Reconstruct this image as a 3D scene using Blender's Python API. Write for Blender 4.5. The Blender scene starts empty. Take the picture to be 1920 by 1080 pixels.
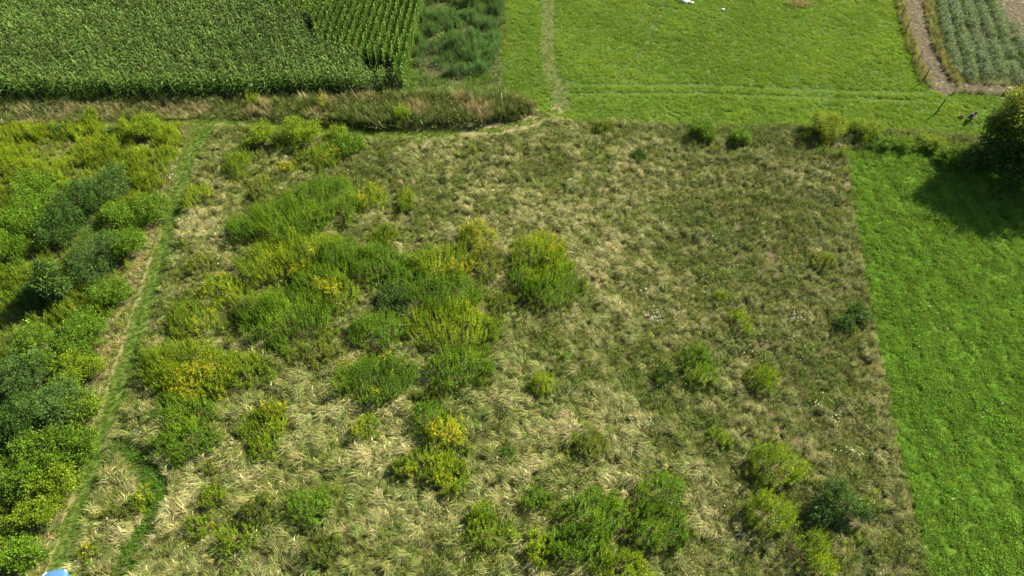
import bpy, math, random
import numpy as np

# ---------------------------------------------------------------- camera, sky, sun, exposure
scene = bpy.context.scene
CAM_H, PITCH, FPX = 43.0, math.radians(52.0), 1280.0
cam_data = bpy.data.cameras.new('drone_camera')
cam_data.sensor_width = 36.0
cam_data.lens = FPX / 1920.0 * 36.0
cam_data.clip_end = 2000.0
cam = bpy.data.objects.new('drone_camera', cam_data)
cam.location = (0, 0, CAM_H)
cam.rotation_euler = (math.pi / 2 - PITCH, 0, 0)
scene.collection.objects.link(cam)
scene.camera = cam

SUN_EL, SUN_DIR = math.radians(37.0), (0.80, 0.60)          # sun stands to the right and a little beyond
world = bpy.data.worlds.new('World')
scene.world = world
world.use_nodes = True
wn, wl = world.node_tree.nodes, world.node_tree.links
sky = wn.new('ShaderNodeTexSky')
sky.sky_type = 'NISHITA'
sky.sun_disc = False
sky.sun_elevation = SUN_EL
sky.sun_rotation = math.atan2(SUN_DIR[0], SUN_DIR[1])
wl.new(sky.outputs['Color'], wn['Background'].inputs['Color'])
wn['Background'].inputs['Strength'].default_value = 0.058
sun_data = bpy.data.lights.new('sun', 'SUN')
sun_data.energy = 5.0
sun_data.angle = math.radians(0.55)
sun_data.color = (1.0, 0.90, 0.72)
sun = bpy.data.objects.new('sun', sun_data)
sun.rotation_euler = (math.pi / 2 - SUN_EL, 0, math.atan2(SUN_DIR[0], -SUN_DIR[1]))
scene.collection.objects.link(sun)
vs = scene.view_settings
vs.view_transform = 'Standard'
vs.look = 'None'
vs.exposure = 1.72
vs.gamma = 1.0
vs.use_curve_mapping = False
scene.cycles.max_bounces = 6
scene.cycles.diffuse_bounces = 3
scene.cycles.transmission_bounces = 4
scene.cycles.use_denoising = True

# ---------------------------------------------------------------- helpers
RNG = np.random.default_rng(7)
COL = scene.collection
TAU = 2 * math.pi


def at(u, v, z=0.0):
    """A picture point (1920 wide) turned into the place on the level z it looks at."""
    x, y = (u - 960.0) / FPX, (540.0 - v) / FPX
    d = (x, math.cos(PITCH) + y * math.sin(PITCH), -math.sin(PITCH) + y * math.cos(PITCH))
    k = (z - CAM_H) / d[2]
    return (d[0] * k, d[1] * k, z)


def poly(pts, z=0.0):
    return np.array([at(u, v, z)[:2] for u, v in pts])


def to_px(x, y, z=0.0):
    """Ground positions to picture points (for choosing which region a place belongs to)."""
    dz = z - CAM_H
    depth = y * math.cos(PITCH) - dz * math.sin(PITCH)
    up = y * math.sin(PITCH) + dz * math.cos(PITCH)
    return 960 + FPX * x / depth, 540 - FPX * up / depth


def inside(P, x, y):
    r = np.zeros(len(x), bool)
    n = len(P)
    for i in range(n):
        x1, y1 = P[i]
        x2, y2 = P[(i + 1) % n]
        c = (y1 > y) != (y2 > y)
        xi = (x2 - x1) * (y - y1) / (y2 - y1 + 1e-12) + x1
        r ^= c & (x < xi)
    return r


_LAT = RNG.random((256, 256))


def vn(x, y, s, seed=0):
    x = np.asarray(x) / s + seed * 17.31
    y = np.asarray(y) / s + seed * 7.77
    xi, yi = np.floor(x).astype(int), np.floor(y).astype(int)
    fx, fy = x - xi, y - yi
    fx, fy = fx * fx * (3 - 2 * fx), fy * fy * (3 - 2 * fy)
    g = lambda a, b: _LAT[a % 256, b % 256]
    return (g(xi, yi) * (1 - fx) + g(xi + 1, yi) * fx) * (1 - fy) + (g(xi, yi + 1) * (1 - fx) + g(xi + 1, yi + 1) * fx) * fy


def fbm(x, y, s, seed=0, o=3):
    r, a, t = 0, 1.0, 0
    for i in range(o):
        r = r + a * vn(x, y, s / 2 ** i, seed + i * 3)
        t += a
        a *= 0.5
    return r / t


def smooth(a, b, x):
    t = np.clip((x - a) / (b - a), 0, 1)
    return t * t * (3 - 2 * t)


def nrm(a):
    return a / (np.linalg.norm(a, axis=-1, keepdims=True) + 1e-9)


class Geo:
    """Collects triangles with a colour per vertex and links them as ONE mesh."""

    def __init__(s):
        s.V, s.F, s.C, s.n = [], [], [], 0

    def add(s, v, f, c):
        v = np.asarray(v, float).reshape(-1, 3)
        f = np.asarray(f, int).reshape(-1, 3)
        c = np.broadcast_to(np.asarray(c, float), v.shape)
        s.V.append(v); s.F.append(f + s.n); s.C.append(c)
        s.n += len(v)

    def mesh(s, name, mat, smoothed=False):
        v, f, c = np.concatenate(s.V), np.concatenate(s.F), np.concatenate(s.C)
        me = bpy.data.meshes.new(name)
        me.vertices.add(len(v)); me.vertices.foreach_set('co', v.ravel())
        me.loops.add(len(f) * 3); me.loops.foreach_set('vertex_index', f.ravel())
        me.polygons.add(len(f)); me.polygons.foreach_set('loop_start', np.arange(len(f)) * 3)
        if smoothed:
            me.polygons.foreach_set('use_smooth', np.ones(len(f), bool))
        a = me.attributes.new('tint', 'FLOAT_COLOR', 'POINT')
        a.data.foreach_set('color', np.c_[c, np.ones(len(c))].ravel())
        me.materials.append(mat)
        me.update()
        return me

    def build(s, name, mat, parent=None, smoothed=False, link=True):
        o = bpy.data.objects.new(name, s.mesh(name, mat, smoothed))
        if link:
            COL.objects.link(o)
        if parent:
            o.parent = parent
        return o


def leaves(g, base, dirn, L, W, tint, droop=0.0):
    """One folded four-cornered leaf for each row of base."""
    n = len(base)
    L = np.broadcast_to(L, n)[:, None]; W = np.broadcast_to(W, n)[:, None]
    d = nrm(dirn)
    r = nrm(np.cross(d, nrm(RNG.normal(size=(n, 3)) * 0.45 + np.array([0, 0, 1.0]))))
    nn = np.cross(r, d)
    mid = base + d * L * 0.5 + nn * W * 0.18
    tip = base + d * L - np.array([0, 0, 1.0]) * L * droop
    v = np.stack([base, mid + r * W * 0.5, mid - r * W * 0.5, tip], 1)
    i = np.arange(n)[:, None, None] * 4
    f = i + np.array([[0, 1, 3], [0, 3, 2]])[None]
    g.add(v, f, np.repeat(np.broadcast_to(tint, (n, 3)), 4, 0))


def blades(g, root, az, L, H, W, tint, seg=3, droop=0.45):
    """Arching grass blades: out along az by L, up to H, tips bending down."""
    n = len(root)
    L = np.broadcast_to(L, n); H = np.broadcast_to(H, n); W = np.broadcast_to(W, n)
    d = np.stack([np.cos(az), np.sin(az), 0 * az], 1)
    side = np.stack([-np.sin(az), np.cos(az), RNG.normal(0, .35, n)], 1)
    V = []
    for k in range(seg):
        t = k / seg
        p = root + d * (L * t ** 1.35)[:, None] + np.array([0, 0, 1.0]) * (H * (t * (1 + 2 * droop) - t * t * 2 * droop))[:, None]
        w = (W * (0.75 + 0.5 * t - 0.9 * t * t))[:, None]
        V += [p + side * w / 2, p - side * w / 2]
    V.append(root + d * L[:, None] + np.array([0, 0, 1.0]) * H[:, None])
    V = np.stack(V, 1)
    m = 2 * seg + 1
    F = []
    for k in range(seg - 1):
        a = 2 * k
        F += [[a, a + 1, a + 3], [a, a + 3, a + 2]]
    F.append([2 * seg - 2, 2 * seg - 1, 2 * seg])
    f = np.arange(n)[:, None, None] * m + np.array(F)[None]
    g.add(V, f, np.repeat(np.broadcast_to(tint, (n, 3)), m, 0))


def tube(g, pts, radii, tint, sides=6):
    pts = np.array(pts, float)
    V = []
    for i, p in enumerate(pts):
        t = nrm(pts[min(i + 1, len(pts) - 1)] - pts[max(i - 1, 0)])
        a = nrm(np.cross(t, np.array([0.31, 0.95, 0.05]) if abs(t[2]) > .3 else np.array([0, 0, 1.0])))
        b = np.cross(t, a)
        for k in range(sides):
            q = TAU * k / sides
            V.append(p + radii[i] * (a * math.cos(q) + b * math.sin(q)))
    F = []
    for i in range(len(pts) - 1):
        for k in range(sides):
            a, b = i * sides + k, i * sides + (k + 1) % sides
            F += [[a, b, b + sides], [a, b + sides, a + sides]]
    for e, off in ((0, 0), (1, (len(pts) - 1) * sides)):
        for k in range(1, sides - 1):
            F.append([off, off + k + 1, off + k] if e == 0 else [off, off + k, off + k + 1])
    g.add(V, F, tint)


def tag(o, label=None, cat=None, group=None, kind=None):
    if label: o['label'] = label
    if cat: o['category'] = cat
    if group: o['group'] = group
    if kind: o['kind'] = kind
    return o


def empty(name, loc):
    o = bpy.data.objects.new(name, None)
    o.empty_display_size = 0.3
    o.location = loc
    COL.objects.link(o)
    return o


# ---------------------------------------------------------------- materials
def leaf_mat(name, inst=False, trans=0.40, rough=0.55, spec=0.16, warm=(1.25, 1.15, 0.55)):
    m = bpy.data.materials.new(name)
    m.use_nodes = True
    n, l = m.node_tree.nodes, m.node_tree.links
    out, p = n['Material Output'], n['Principled BSDF']
    a = n.new('ShaderNodeAttribute'); a.attribute_name = 'tint'
    col = a.outputs['Color']
    if inst:
        b = n.new('ShaderNodeAttribute'); b.attribute_type = 'INSTANCER'; b.attribute_name = 'itint'
        mx = n.new('ShaderNodeVectorMath'); mx.operation = 'MULTIPLY'
        l.new(col, mx.inputs[0]); l.new(b.outputs['Vector'], mx.inputs[1])
        col = mx.outputs[0]
    l.new(col, p.inputs['Base Color'])
    p.inputs['Roughness'].default_value = rough
    p.inputs['Specular IOR Level'].default_value = spec
    t = n.new('ShaderNodeBsdfTranslucent')
    w = n.new('ShaderNodeVectorMath'); w.operation = 'MULTIPLY'; w.inputs[1].default_value = warm
    l.new(col, w.inputs[0]); l.new(w.outputs[0], t.inputs['Color'])
    s = n.new('ShaderNodeMixShader'); s.inputs[0].default_value = trans
    l.new(p.outputs[0], s.inputs[1]); l.new(t.outputs[0], s.inputs[2]); l.new(s.outputs[0], out.inputs['Surface'])
    return m


def soil_mat(name, c1, c2, c3, scale=1.0, bump=0.5):
    m = bpy.data.materials.new(name)
    m.use_nodes = True
    n, l = m.node_tree.nodes, m.node_tree.links
    p = n['Principled BSDF']
    tc = n.new('ShaderNodeTexCoord')
    n1 = n.new('ShaderNodeTexNoise'); n1.inputs['Scale'].default_value = 0.9 * scale; n1.inputs['Detail'].default_value = 8; n1.inputs['Roughness'].default_value = .65
    n2 = n.new('ShaderNodeTexNoise'); n2.inputs['Scale'].default_value = 9 * scale; n2.inputs['Detail'].default_value = 6; n2.inputs['Roughness'].default_value = .7
    l.new(tc.outputs['Object'], n1.inputs['Vector']); l.new(tc.outputs['Object'], n2.inputs['Vector'])
    r1 = n.new('ShaderNodeValToRGB'); r1.color_ramp.elements[0].position = .38; r1.color_ramp.elements[1].position = .62
    r1.color_ramp.elements[0].color = (*c1, 1); r1.color_ramp.elements[1].color = (*c2, 1)
    l.new(n1.outputs['Fac'], r1.inputs[0])
    r2 = n.new('ShaderNodeValToRGB'); r2.color_ramp.elements[0].position = .45; r2.color_ramp.elements[1].position = .7
    l.new(n2.outputs['Fac'], r2.inputs[0])
    mx = n.new('ShaderNodeMix'); mx.data_type = 'RGBA'
    l.new(r2.outputs['Color'], mx.inputs['Factor']); l.new(r1.outputs['Color'], mx.inputs['A']); mx.inputs['B'].default_value = (*c3, 1)
    l.new(mx.outputs['Result'], p.inputs['Base Color'])
    p.inputs['Roughness'].default_value = .95
    p.inputs['Specular IOR Level'].default_value = .1
    b = n.new('ShaderNodeBump'); b.inputs['Strength'].default_value = bump; b.inputs['Distance'].default_value = .08
    l.new(n2.outputs['Fac'], b.inputs['Height']); l.new(b.outputs['Normal'], p.inputs['Normal'])
    return m


def plain_mat(name, col, rough=.6, metal=0.0, spec=.5, var=.15, scale=20.0, coat=0.0):
    m = bpy.data.materials.new(name)
    m.use_nodes = True
    n, l = m.node_tree.nodes, m.node_tree.links
    p = n['Principled BSDF']
    tc = n.new('ShaderNodeTexCoord')
    t = n.new('ShaderNodeTexNoise'); t.inputs['Scale'].default_value = scale; t.inputs['Detail'].default_value = 5
    l.new(tc.outputs['Object'], t.inputs['Vector'])
    r = n.new('ShaderNodeValToRGB')
    r.color_ramp.elements[0].color = (*[c * (1 - var) for c in col], 1)
    r.color_ramp.elements[1].color = (*[min(1, c * (1 + var)) for c in col], 1)
    l.new(t.outputs['Fac'], r.inputs[0]); l.new(r.outputs[0], p.inputs['Base Color'])
    p.inputs['Roughness'].default_value = rough
    p.inputs['Metallic'].default_value = metal
    p.inputs['Specular IOR Level'].default_value = spec
    p.inputs['Coat Weight'].default_value = coat
    return m


M_LEAF = leaf_mat('leaf')
M_LEAF_I = leaf_mat('leaf_scattered', True)
M_DRY = leaf_mat('dry_grass_blade', True, trans=.22, rough=.6, spec=.2, warm=(1.05, 1.0, .85))
M_PETAL = leaf_mat('petal', trans=.25, rough=.7, spec=.1, warm=(1.1, 1.0, .6))
M_WHITE = leaf_mat('white_petal', trans=.2, rough=.8, spec=.1, warm=(1, 1, 1))
M_BARK = leaf_mat('bark', trans=0.0, rough=.9, spec=.1)

# ---------------------------------------------------------------- regions, outlined on the ground
R_CORN = poly([(-420, 186), (0, 184), (300, 183), (520, 181), (690, 177), (742, 166), (764, 132), (778, 60), (800, -30), (830, -160), (-420, -160)])
R_FEATHER = poly([(800, -160), (960, -160), (950, -30), (944, 40), (938, 100), (915, 140), (800, 150), (776, 138), (785, 60), (806, -30)])
R_BANK = poly([(-400, 202), (-100, 201), (0, 200), (250, 196), (400, 194), (600, 193), (742, 184), (860, 180), (945, 186), (1000, 204), (985, 218), (900, 236), (800, 240), (700, 240), (610, 230), (500, 224), (430, 220), (300, 222), (120, 228), (0, 232), (-400, 240)])
R_VERGE = poly([(742, 166), (764, 132), (800, 146), (915, 138), (940, 100), (946, 140), (935, 186), (860, 180), (742, 180)])
R_LANE_GRASS = poly([(960, -160), (2100, -160), (1672, -30), (1688, 30), (1700, 80), (1722, 140), (1745, 170), (1800, 178), (1990, 190), (2080, 250), (1840, 262), (1650, 245), (1480, 238), (1330, 238), (1150, 230), (1060, 232), (1000, 206), (945, 186), (940, 120), (948, 20), (954, -30)])
R_STRAW = poly([(1630, -160), (1686, -20), (1700, 50), (1727, 125), (1746, 165), (1772, 182), (1793, 170), (1786, 152), (1757, 100), (1741, 40), (1732, -20), (1690, -160)])
R_SOIL = poly([(1757, 148), (1790, 154), (1900, 162), (1990, 168), (1990, 182), (1880, 176), (1800, 172), (1760, 168)])
R_BARE = poly([(1845, -60), (1870, 0), (1900, 60), (1925, 110), (2010, 150), (2060, 100), (1960, -60)])
R_POTATO = poly([(1690, -160), (1738, -20), (1747, 40), (1768, 100), (1798, 152), (1900, 160), (2000, 164), (2030, 160), (1925, 100), (1885, 20), (1840, -60), (1800, -160)])
R_MOWN = poly([(1584, 285), (1598, 360), (1608, 430), (1625, 520), (1638, 600), (1655, 690), (1668, 760), (1688, 850), (1712, 950), (1738, 1060), (1762, 1180), (2400, 1180), (2300, 700), (2150, 300), (1900, 300), (1820, 290), (1700, 275)])
TRACK_L = [(392, 222), (384, 246), (362, 285), (346, 330), (332, 380), (318, 430), (304, 480), (288, 530), (268, 590), (252, 640), (238, 690), (218, 750), (196, 810), (176, 870), (160, 930), (140, 990), (118, 1060), (92, 1150)]
TRACK_W = [30, 27, 22, 22, 22, 23, 24, 25, 26, 27, 28, 30, 32, 32, 32, 33, 34, 36]
R_TRACK = poly([(u - w, v) for (u, v), w in zip(TRACK_L, TRACK_W)] + [(u + w * .72, v) for (u, v), w in zip(TRACK_L[::-1], TRACK_W[::-1])])
R_TRACK2 = poly([(-400, 236), (0, 233), (120, 231), (300, 226), (430, 224), (520, 230), (610, 236), (700, 243), (800, 243), (900, 239), (985, 222), (1030, 205), (1062, 212), (1040, 222), (1000, 240), (940, 256), (780, 262), (690, 261), (620, 256), (460, 240), (380, 236), (300, 238), (120, 240), (0, 244), (-400, 254)])
R_LEFT = poly([(-500, 246), (0, 244), (200, 240), (345, 236), (340, 285), (322, 330), (308, 380), (294, 430), (280, 480), (262, 530), (240, 590), (224, 640), (208, 690), (186, 750), (162, 810), (142, 870), (126, 930), (106, 990), (84, 1060), (56, 1150), (-400, 1180)])
R_GREENLINE = [(235, 838), (262, 858), (282, 885), (296, 915), (298, 945), (285, 980), (268, 1010), (250, 1040), (238, 1075)]
LANE = [(1026, -160), (1029, 0), (1028, 60), (1028, 105), (1034, 140), (1046, 165), (1054, 190), (1048, 206)]

XMIN, XMAX, YMIN, YMAX = -90, 90, 6, 100


def view_points(density, extra=None):
    n = int((XMAX - XMIN) * (YMAX - YMIN) * density)
    x, y = RNG.uniform(XMIN, XMAX, n), RNG.uniform(YMIN, YMAX, n)
    u, v = to_px(x, y)
    k = (u > -110) & (u < 2030) & (v > -70) & (v < 1150)
    return x[k], y[k], u[k], v[k]


def path_mask(pts, width, x, y):
    """Distance to a line of picture points, on the ground, less than width (m)."""
    P = np.array([at(u, v)[:2] for u, v in pts])
    best = np.full(len(x), 1e9)
    for a, b in zip(P[:-1], P[1:]):
        d = b - a
        t = np.clip(((x - a[0]) * d[0] + (y - a[1]) * d[1]) / (d @ d), 0, 1)
        best = np.minimum(best, np.hypot(x - a[0] - t * d[0], y - a[1] - t * d[1]))
    return best < width if np.isscalar(width) else best < width


def path_dist(pts, x, y):
    P = np.array([at(u, v)[:2] for u, v in pts])
    best = np.full(len(x), 1e9)
    for a, b in zip(P[:-1], P[1:]):
        d = b - a
        t = np.clip(((x - a[0]) * d[0] + (y - a[1]) * d[1]) / (d @ d), 0, 1)
        best = np.minimum(best, np.hypot(x - a[0] - t * d[0], y - a[1] - t * d[1]))
    return best


# ---------------------------------------------------------------- setting: ground sheets
def sheet(name, P, z, mat, label=None, rag=0.0):
    """A flat outlined sheet, its edge broken up a little."""
    Q = []
    for i in range(len(P)):
        a, b = P[i], P[(i + 1) % len(P)]
        n = max(1, int(np.hypot(*(b - a)) / 0.6)) if rag else 1
        for k in range(n):
            p = a + (b - a) * k / n
            if rag:
                p = p + np.array([vn(p[0], p[1], .8, 3) - .5, vn(p[0], p[1], .8, 9) - .5]) * rag * 2
            Q.append((p[0], p[1], z))
    me = bpy.data.meshes.new(name)
    me.from_pydata(Q, [], [list(range(len(Q)))])
    me.materials.append(mat)
    o = bpy.data.objects.new(name, me)
    COL.objects.link(o)
    # keep the sheet facing up
    if me.polygons[0].normal.z < 0:
        me.flip_normals()
    return tag(o, kind='structure', label=label)


M_GROUND = soil_mat('field_earth', (.05, .055, .022), (.085, .075, .035), (.14, .11, .055))
M_TURF = soil_mat('turf', (.04, .085, .014), (.06, .11, .018), (.085, .12, .03), 1.4)
M_TURFD = soil_mat('deep_turf', (.05, .115, .008), (.07, .14, .01), (.095, .16, .014), 3.5)
M_TRACK = soil_mat('track_turf', (.06, .105, .016), (.085, .125, .022), (.11, .12, .035), 1.6)
M_SAND = soil_mat('sandy_rut', (.15, .13, .06), (.27, .225, .13), (.10, .11, .04), 2.6)
M_RUT = soil_mat('worn_rut', (.12, .12, .045), (.24, .205, .105), (.10, .115, .035), 2.6)
M_CLAY = soil_mat('straw_and_soil', (.05, .042, .026), (.085, .071, .043), (.14, .12, .07), 2.4, 1.0)
M_CORNSOIL = soil_mat('corn_field_soil', (.025, .022, .012), (.04, .033, .018), (.05, .04, .022), 2)

G = 900
sheet('ground', np.array([(-G, -G), (G, -G), (G, G), (-G, G)]), 0.0, M_GROUND)
sheet('meadow', R_LANE_GRASS, .004, M_TURF, rag=.25)
sheet('green_field', R_MOWN, .004, M_TURFD, rag=.25)
sheet('corn_field_soil', R_CORN, .004, M_CORNSOIL)
sheet('grass_track', R_TRACK, .004, M_TRACK, rag=.15)
sheet('farm_track', R_TRACK2, .008, M_TRACK, rag=.15)
sheet('bare_strip', R_STRAW, .008, M_CLAY, rag=.2)
sheet('soil_headland', R_SOIL, .012, M_CLAY, rag=.25)
sheet('bare_field', R_BARE, .008, M_CLAY, rag=.25)


def ribbon(name, pts, w, z, mat, wob=.5, parent=None):
    """A worn line of earth along picture points, width w metres, ragged."""
    P = [np.array(at(u, v)[:2]) for u, v in pts]
    L, Rr = [], []
    for i in range(len(P) - 1):
        n = max(2, int(np.hypot(*(P[i + 1] - P[i])) / .35))
        for k in range(n):
            p = P[i] + (P[i + 1] - P[i]) * k / n
            d = nrm(P[i + 1] - P[i]); s = np.array([-d[1], d[0]])
            j = w * (.5 + wob * (fbm(p[0], p[1], 1.1, 5) - .5) * 2)
            q = w * (.5 + wob * (fbm(p[0], p[1], 1.1, 15) - .5) * 2)
            L.append((*(p + s * j), z)); Rr.append((*(p - s * q), z))
    n = len(L)
    me = bpy.data.meshes.new(name)
    me.from_pydata(L + Rr, [], [(i, n + i, n + i + 1, i + 1) for i in range(n - 1)])
    me.materials.append(mat)
    o = bpy.data.objects.new(name, me)
    COL.objects.link(o)
    if parent:
        o.parent = parent
    return tag(o, kind='structure')


RUT_L = [(u - w * .78, v) for (u, v), w in zip(TRACK_L[4:], TRACK_W[4:])]
ribbon('dirt_rut', RUT_L, .26, .014, M_RUT, 1.6)
ribbon('dirt_rut', [(u + w * .42, v) for (u, v), w in zip(TRACK_L[11:], TRACK_W[11:])], .16, .014, M_RUT, 2.4)
ribbon('dirt_lane', LANE, 2.0, .010, soil_mat('lane_earth', (.065, .085, .025), (.10, .10, .038), (.06, .095, .02), 1.8), .5)
RUT_A = [(760, 243), (880, 240), (930, 235), (965, 228), (990, 218), (1012, 210), (1036, 204), (1050, 194)]
RUT_B = [(860, 252), (940, 250), (980, 243), (1005, 234), (1024, 226), (1044, 216), (1056, 204)]
ribbon('dirt_rut', RUT_A, .6, .014, M_SAND, 1.5)
ribbon('dirt_rut', RUT_B, .7, .018, M_SAND, 1.5)
ribbon('sandy_patch', [(1018, 216), (1034, 217), (1050, 214)], 1.0, .020, M_SAND, .7)
ribbon('sandy_patch', [(1044, 204), (1056, 198)], 1.0, .022, M_SAND, .7)
TRAIL_A = [(1248, -10), (1236, 30), (1222, 60), (1205, 95), (1175, 130), (1150, 150)]
TRAIL_B = [(1215, 0), (1204, 30), (1190, 70)]
ribbon('worn_trail', TRAIL_A, .22, .010, M_CLAY, 2.2)
ribbon('worn_trail', TRAIL_B, .16, .010, M_CLAY, 2.2)

# ---------------------------------------------------------------- small plants to scatter
_tree_cache = {}


def proto_collection(name, geos, mat):
    c = bpy.data.collections.new(name)
    for g in geos:
        c.objects.link(g.build(name, mat, link=False))
    return c


def scatter(name, x, y, z, rz, scl, idx, tint, coll, tilt=None):
    n = len(x)
    me = bpy.data.meshes.new(name)
    me.vertices.add(n)
    me.vertices.foreach_set('co', np.stack([x, y, np.broadcast_to(z, n)], 1).ravel())
    rot = np.zeros((n, 3)); rot[:, 2] = rz
    if tilt is not None:
        rot[:, :2] = tilt
    me.attributes.new('rot', 'FLOAT_VECTOR', 'POINT').data.foreach_set('vector', rot.ravel())
    scl = np.asarray(scl, float)
    if scl.ndim == 1:
        scl = np.repeat(scl[:, None], 3, 1)
    me.attributes.new('scl', 'FLOAT_VECTOR', 'POINT').data.foreach_set('vector', scl.ravel())
    me.attributes.new('idx', 'INT', 'POINT').data.foreach_set('value', np.asarray(idx, np.int32))
    me.attributes.new('itint', 'FLOAT_VECTOR', 'POINT').data.foreach_set('vector', np.ascontiguousarray(np.broadcast_to(tint, (n, 3)), float).ravel())
    me.update()
    o = bpy.data.objects.new(name, me)
    COL.objects.link(o)
    ng = bpy.data.node_groups.new(name + '_scatter', 'GeometryNodeTree')
    ng.interface.new_socket('Geometry', in_out='INPUT', socket_type='NodeSocketGeometry')
    ng.interface.new_socket('Geometry', in_out='OUTPUT', socket_type='NodeSocketGeometry')
    N, L = ng.nodes, ng.links
    gi, go = N.new('NodeGroupInput'), N.new('NodeGroupOutput')
    mp = N.new('GeometryNodeMeshToPoints')
    io = N.new('GeometryNodeInstanceOnPoints')
    ci = N.new('GeometryNodeCollectionInfo')
    ci.inputs['Collection'].default_value = coll
    ci.inputs['Separate Children'].default_value = True
    ci.inputs['Reset Children'].default_value = True
    io.inputs['Pick Instance'].default_value = True

    def attr(nm, ty):
        a = N.new('GeometryNodeInputNamedAttribute'); a.data_type = ty
        a.inputs['Name'].default_value = nm
        return a.outputs['Attribute']
    L.new(gi.outputs[0], mp.inputs['Mesh']); L.new(mp.outputs[0], io.inputs['Points'])
    L.new(ci.outputs[0], io.inputs['Instance'])
    L.new(attr('idx', 'INT'), io.inputs['Instance Index'])
    L.new(attr('rot', 'FLOAT_VECTOR'), io.inputs['Rotation'])
    L.new(attr('scl', 'FLOAT_VECTOR'), io.inputs['Scale'])
    L.new(io.outputs[0], go.inputs[0])
    md = o.modifiers.new('scatter', 'NODES')
    md.node_group = ng
    return tag(o, kind='stuff')


def jit(c, n, a=.18, b=.10):
    """Colour c with spread a in brightness and b between channels."""
    c = np.asarray(c, float)
    return c * np.exp(RNG.normal(0, a, (n, 1))) * np.exp(RNG.normal(0, b, (n, 3)))


def P3(n, r):
    a, q = RNG.uniform(0, TAU, n), r * np.sqrt(RNG.random(n))
    return np.stack([q * np.cos(a), q * np.sin(a), 0 * a], 1)


def g_lodged():
    g = Geo(); n = 22
    az = RNG.normal(0, .5, n)
    c = jit((1, 1, 1), n, .28, .05)
    c = np.where((RNG.random(n) < .25)[:, None], c * (.55, .72, .45), c)
    blades(g, P3(n, .22), az, RNG.uniform(.3, .85, n), RNG.uniform(.02, .3, n), RNG.uniform(.014, .034, n), c, 4, RNG.uniform(.9, 2.2))
    return g


def g_upright(n=20, h=(.5, 1.1), sp=.3, w=(.015, .03)):
    g = Geo()
    az = RNG.uniform(0, TAU, n)
    blades(g, P3(n, .15), az, RNG.uniform(.3, 1.0, n) * sp * 1.6, RNG.uniform(*h, n), RNG.uniform(*w, n), jit((1, 1, 1), n, .22, .06), 3, .3)
    return g


def g_weed(n=46, h=.42, r=.27, L=(.07, .15), W=.34):
    g = Geo()
    b = P3(n, r); b[:, 2] = RNG.uniform(.1, 1, n) ** .8 * h * (1 - .55 * (np.hypot(b[:, 0], b[:, 1]) / r) ** 2)
    d = nrm(np.c_[b[:, :2] * 2.2 / r, np.full(n, .45)] + RNG.normal(0, .5, (n, 3)))
    ll = RNG.uniform(*L, n)
    leaves(g, b, d, ll, ll * W, jit((1, 1, 1), n, .25, .08), .15)
    return g


def g_meadow():
    g = Geo(); n = 20
    blades(g, P3(n, .2), RNG.uniform(0, TAU, n), RNG.uniform(.08, .22, n), RNG.uniform(.1, .28, n), RNG.uniform(.016, .03, n), jit((1, 1, 1), n, .2, .06), 2, .4)
    m = 12
    b = P3(m, .22); b[:, 2] = RNG.uniform(.05, .2, m)
    leaves(g, b, RNG.normal(0, 1, (m, 3)) + [0, 0, .5], RNG.uniform(.05, .1, m), .05, jit((1.02, 1.02, 1.0), m, .2, .06))
    return g


def stem_leaves(g, root, H, lean, tint, K=18, L=.17, W=.042, t0=.25):
    """Upright leafy stems: narrow leaves spiralling up each one, closing to a plume at the top."""
    S = len(root)
    t = np.linspace(t0, 1.0, K)[None] + RNG.normal(0, .02, (S, K))
    az = np.arange(K)[None] * 2.4 + RNG.uniform(0, TAU, (S, 1)) + RNG.normal(0, .3, (S, K))
    base = root[:, None] + lean[:, None] * (t ** 1.6)[..., None] + np.array([0, 0, 1.0]) * (t * H[:, None])[..., None]
    el = np.radians(12 + 55 * np.clip(t, 0, 1) ** 2 + RNG.normal(0, 10, (S, K)))
    d = np.stack([np.cos(az) * np.cos(el), np.sin(az) * np.cos(el), np.sin(el)], -1)
    ll = L * (1.15 - .45 * t) * RNG.uniform(.8, 1.2, (S, K))
    c = np.repeat(tint[:, None], K, 1) * np.exp(RNG.normal(0, .14, (S, K, 1)))
    leaves(g, base.reshape(-1, 3), d.reshape(-1, 3), ll.ravel(), ll.ravel() * W / L, c.reshape(-1, 3), .12)


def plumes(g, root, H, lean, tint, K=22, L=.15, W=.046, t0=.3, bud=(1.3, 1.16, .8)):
    """Leafy stems that close to a narrow pointed plume, budding yellowish at the tip."""
    S = len(root)
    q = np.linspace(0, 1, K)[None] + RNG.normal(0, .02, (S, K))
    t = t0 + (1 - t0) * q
    az = np.arange(K)[None] * 2.4 + RNG.uniform(0, TAU, (S, 1)) + RNG.normal(0, .3, (S, K))
    base = root[:, None] + lean[:, None] * (t ** 1.6)[..., None] + np.array([0, 0, 1.0]) * (t * H[:, None])[..., None]
    el = np.radians(18 + 58 * np.clip(q, 0, 1) ** 1.5 + RNG.normal(0, 9, (S, K)))
    d = np.stack([np.cos(az) * np.cos(el), np.sin(az) * np.cos(el), np.sin(el)], -1)
    ll = L * (1.2 - .6 * q) * RNG.uniform(.8, 1.2, (S, K))
    c = np.repeat(tint[:, None], K, 1) * np.exp(RNG.normal(0, .12, (S, K, 1)))
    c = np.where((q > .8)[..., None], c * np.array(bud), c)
    leaves(g, base.reshape(-1, 3), d.reshape(-1, 3), ll.ravel(), ll.ravel() * W / L, c.reshape(-1, 3), .10)


def g_gold(n=3, h=1.15, K=22):
    g = Geo()
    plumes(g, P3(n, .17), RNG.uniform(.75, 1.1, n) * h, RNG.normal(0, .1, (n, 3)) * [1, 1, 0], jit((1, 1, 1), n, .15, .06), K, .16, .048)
    return g


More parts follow.
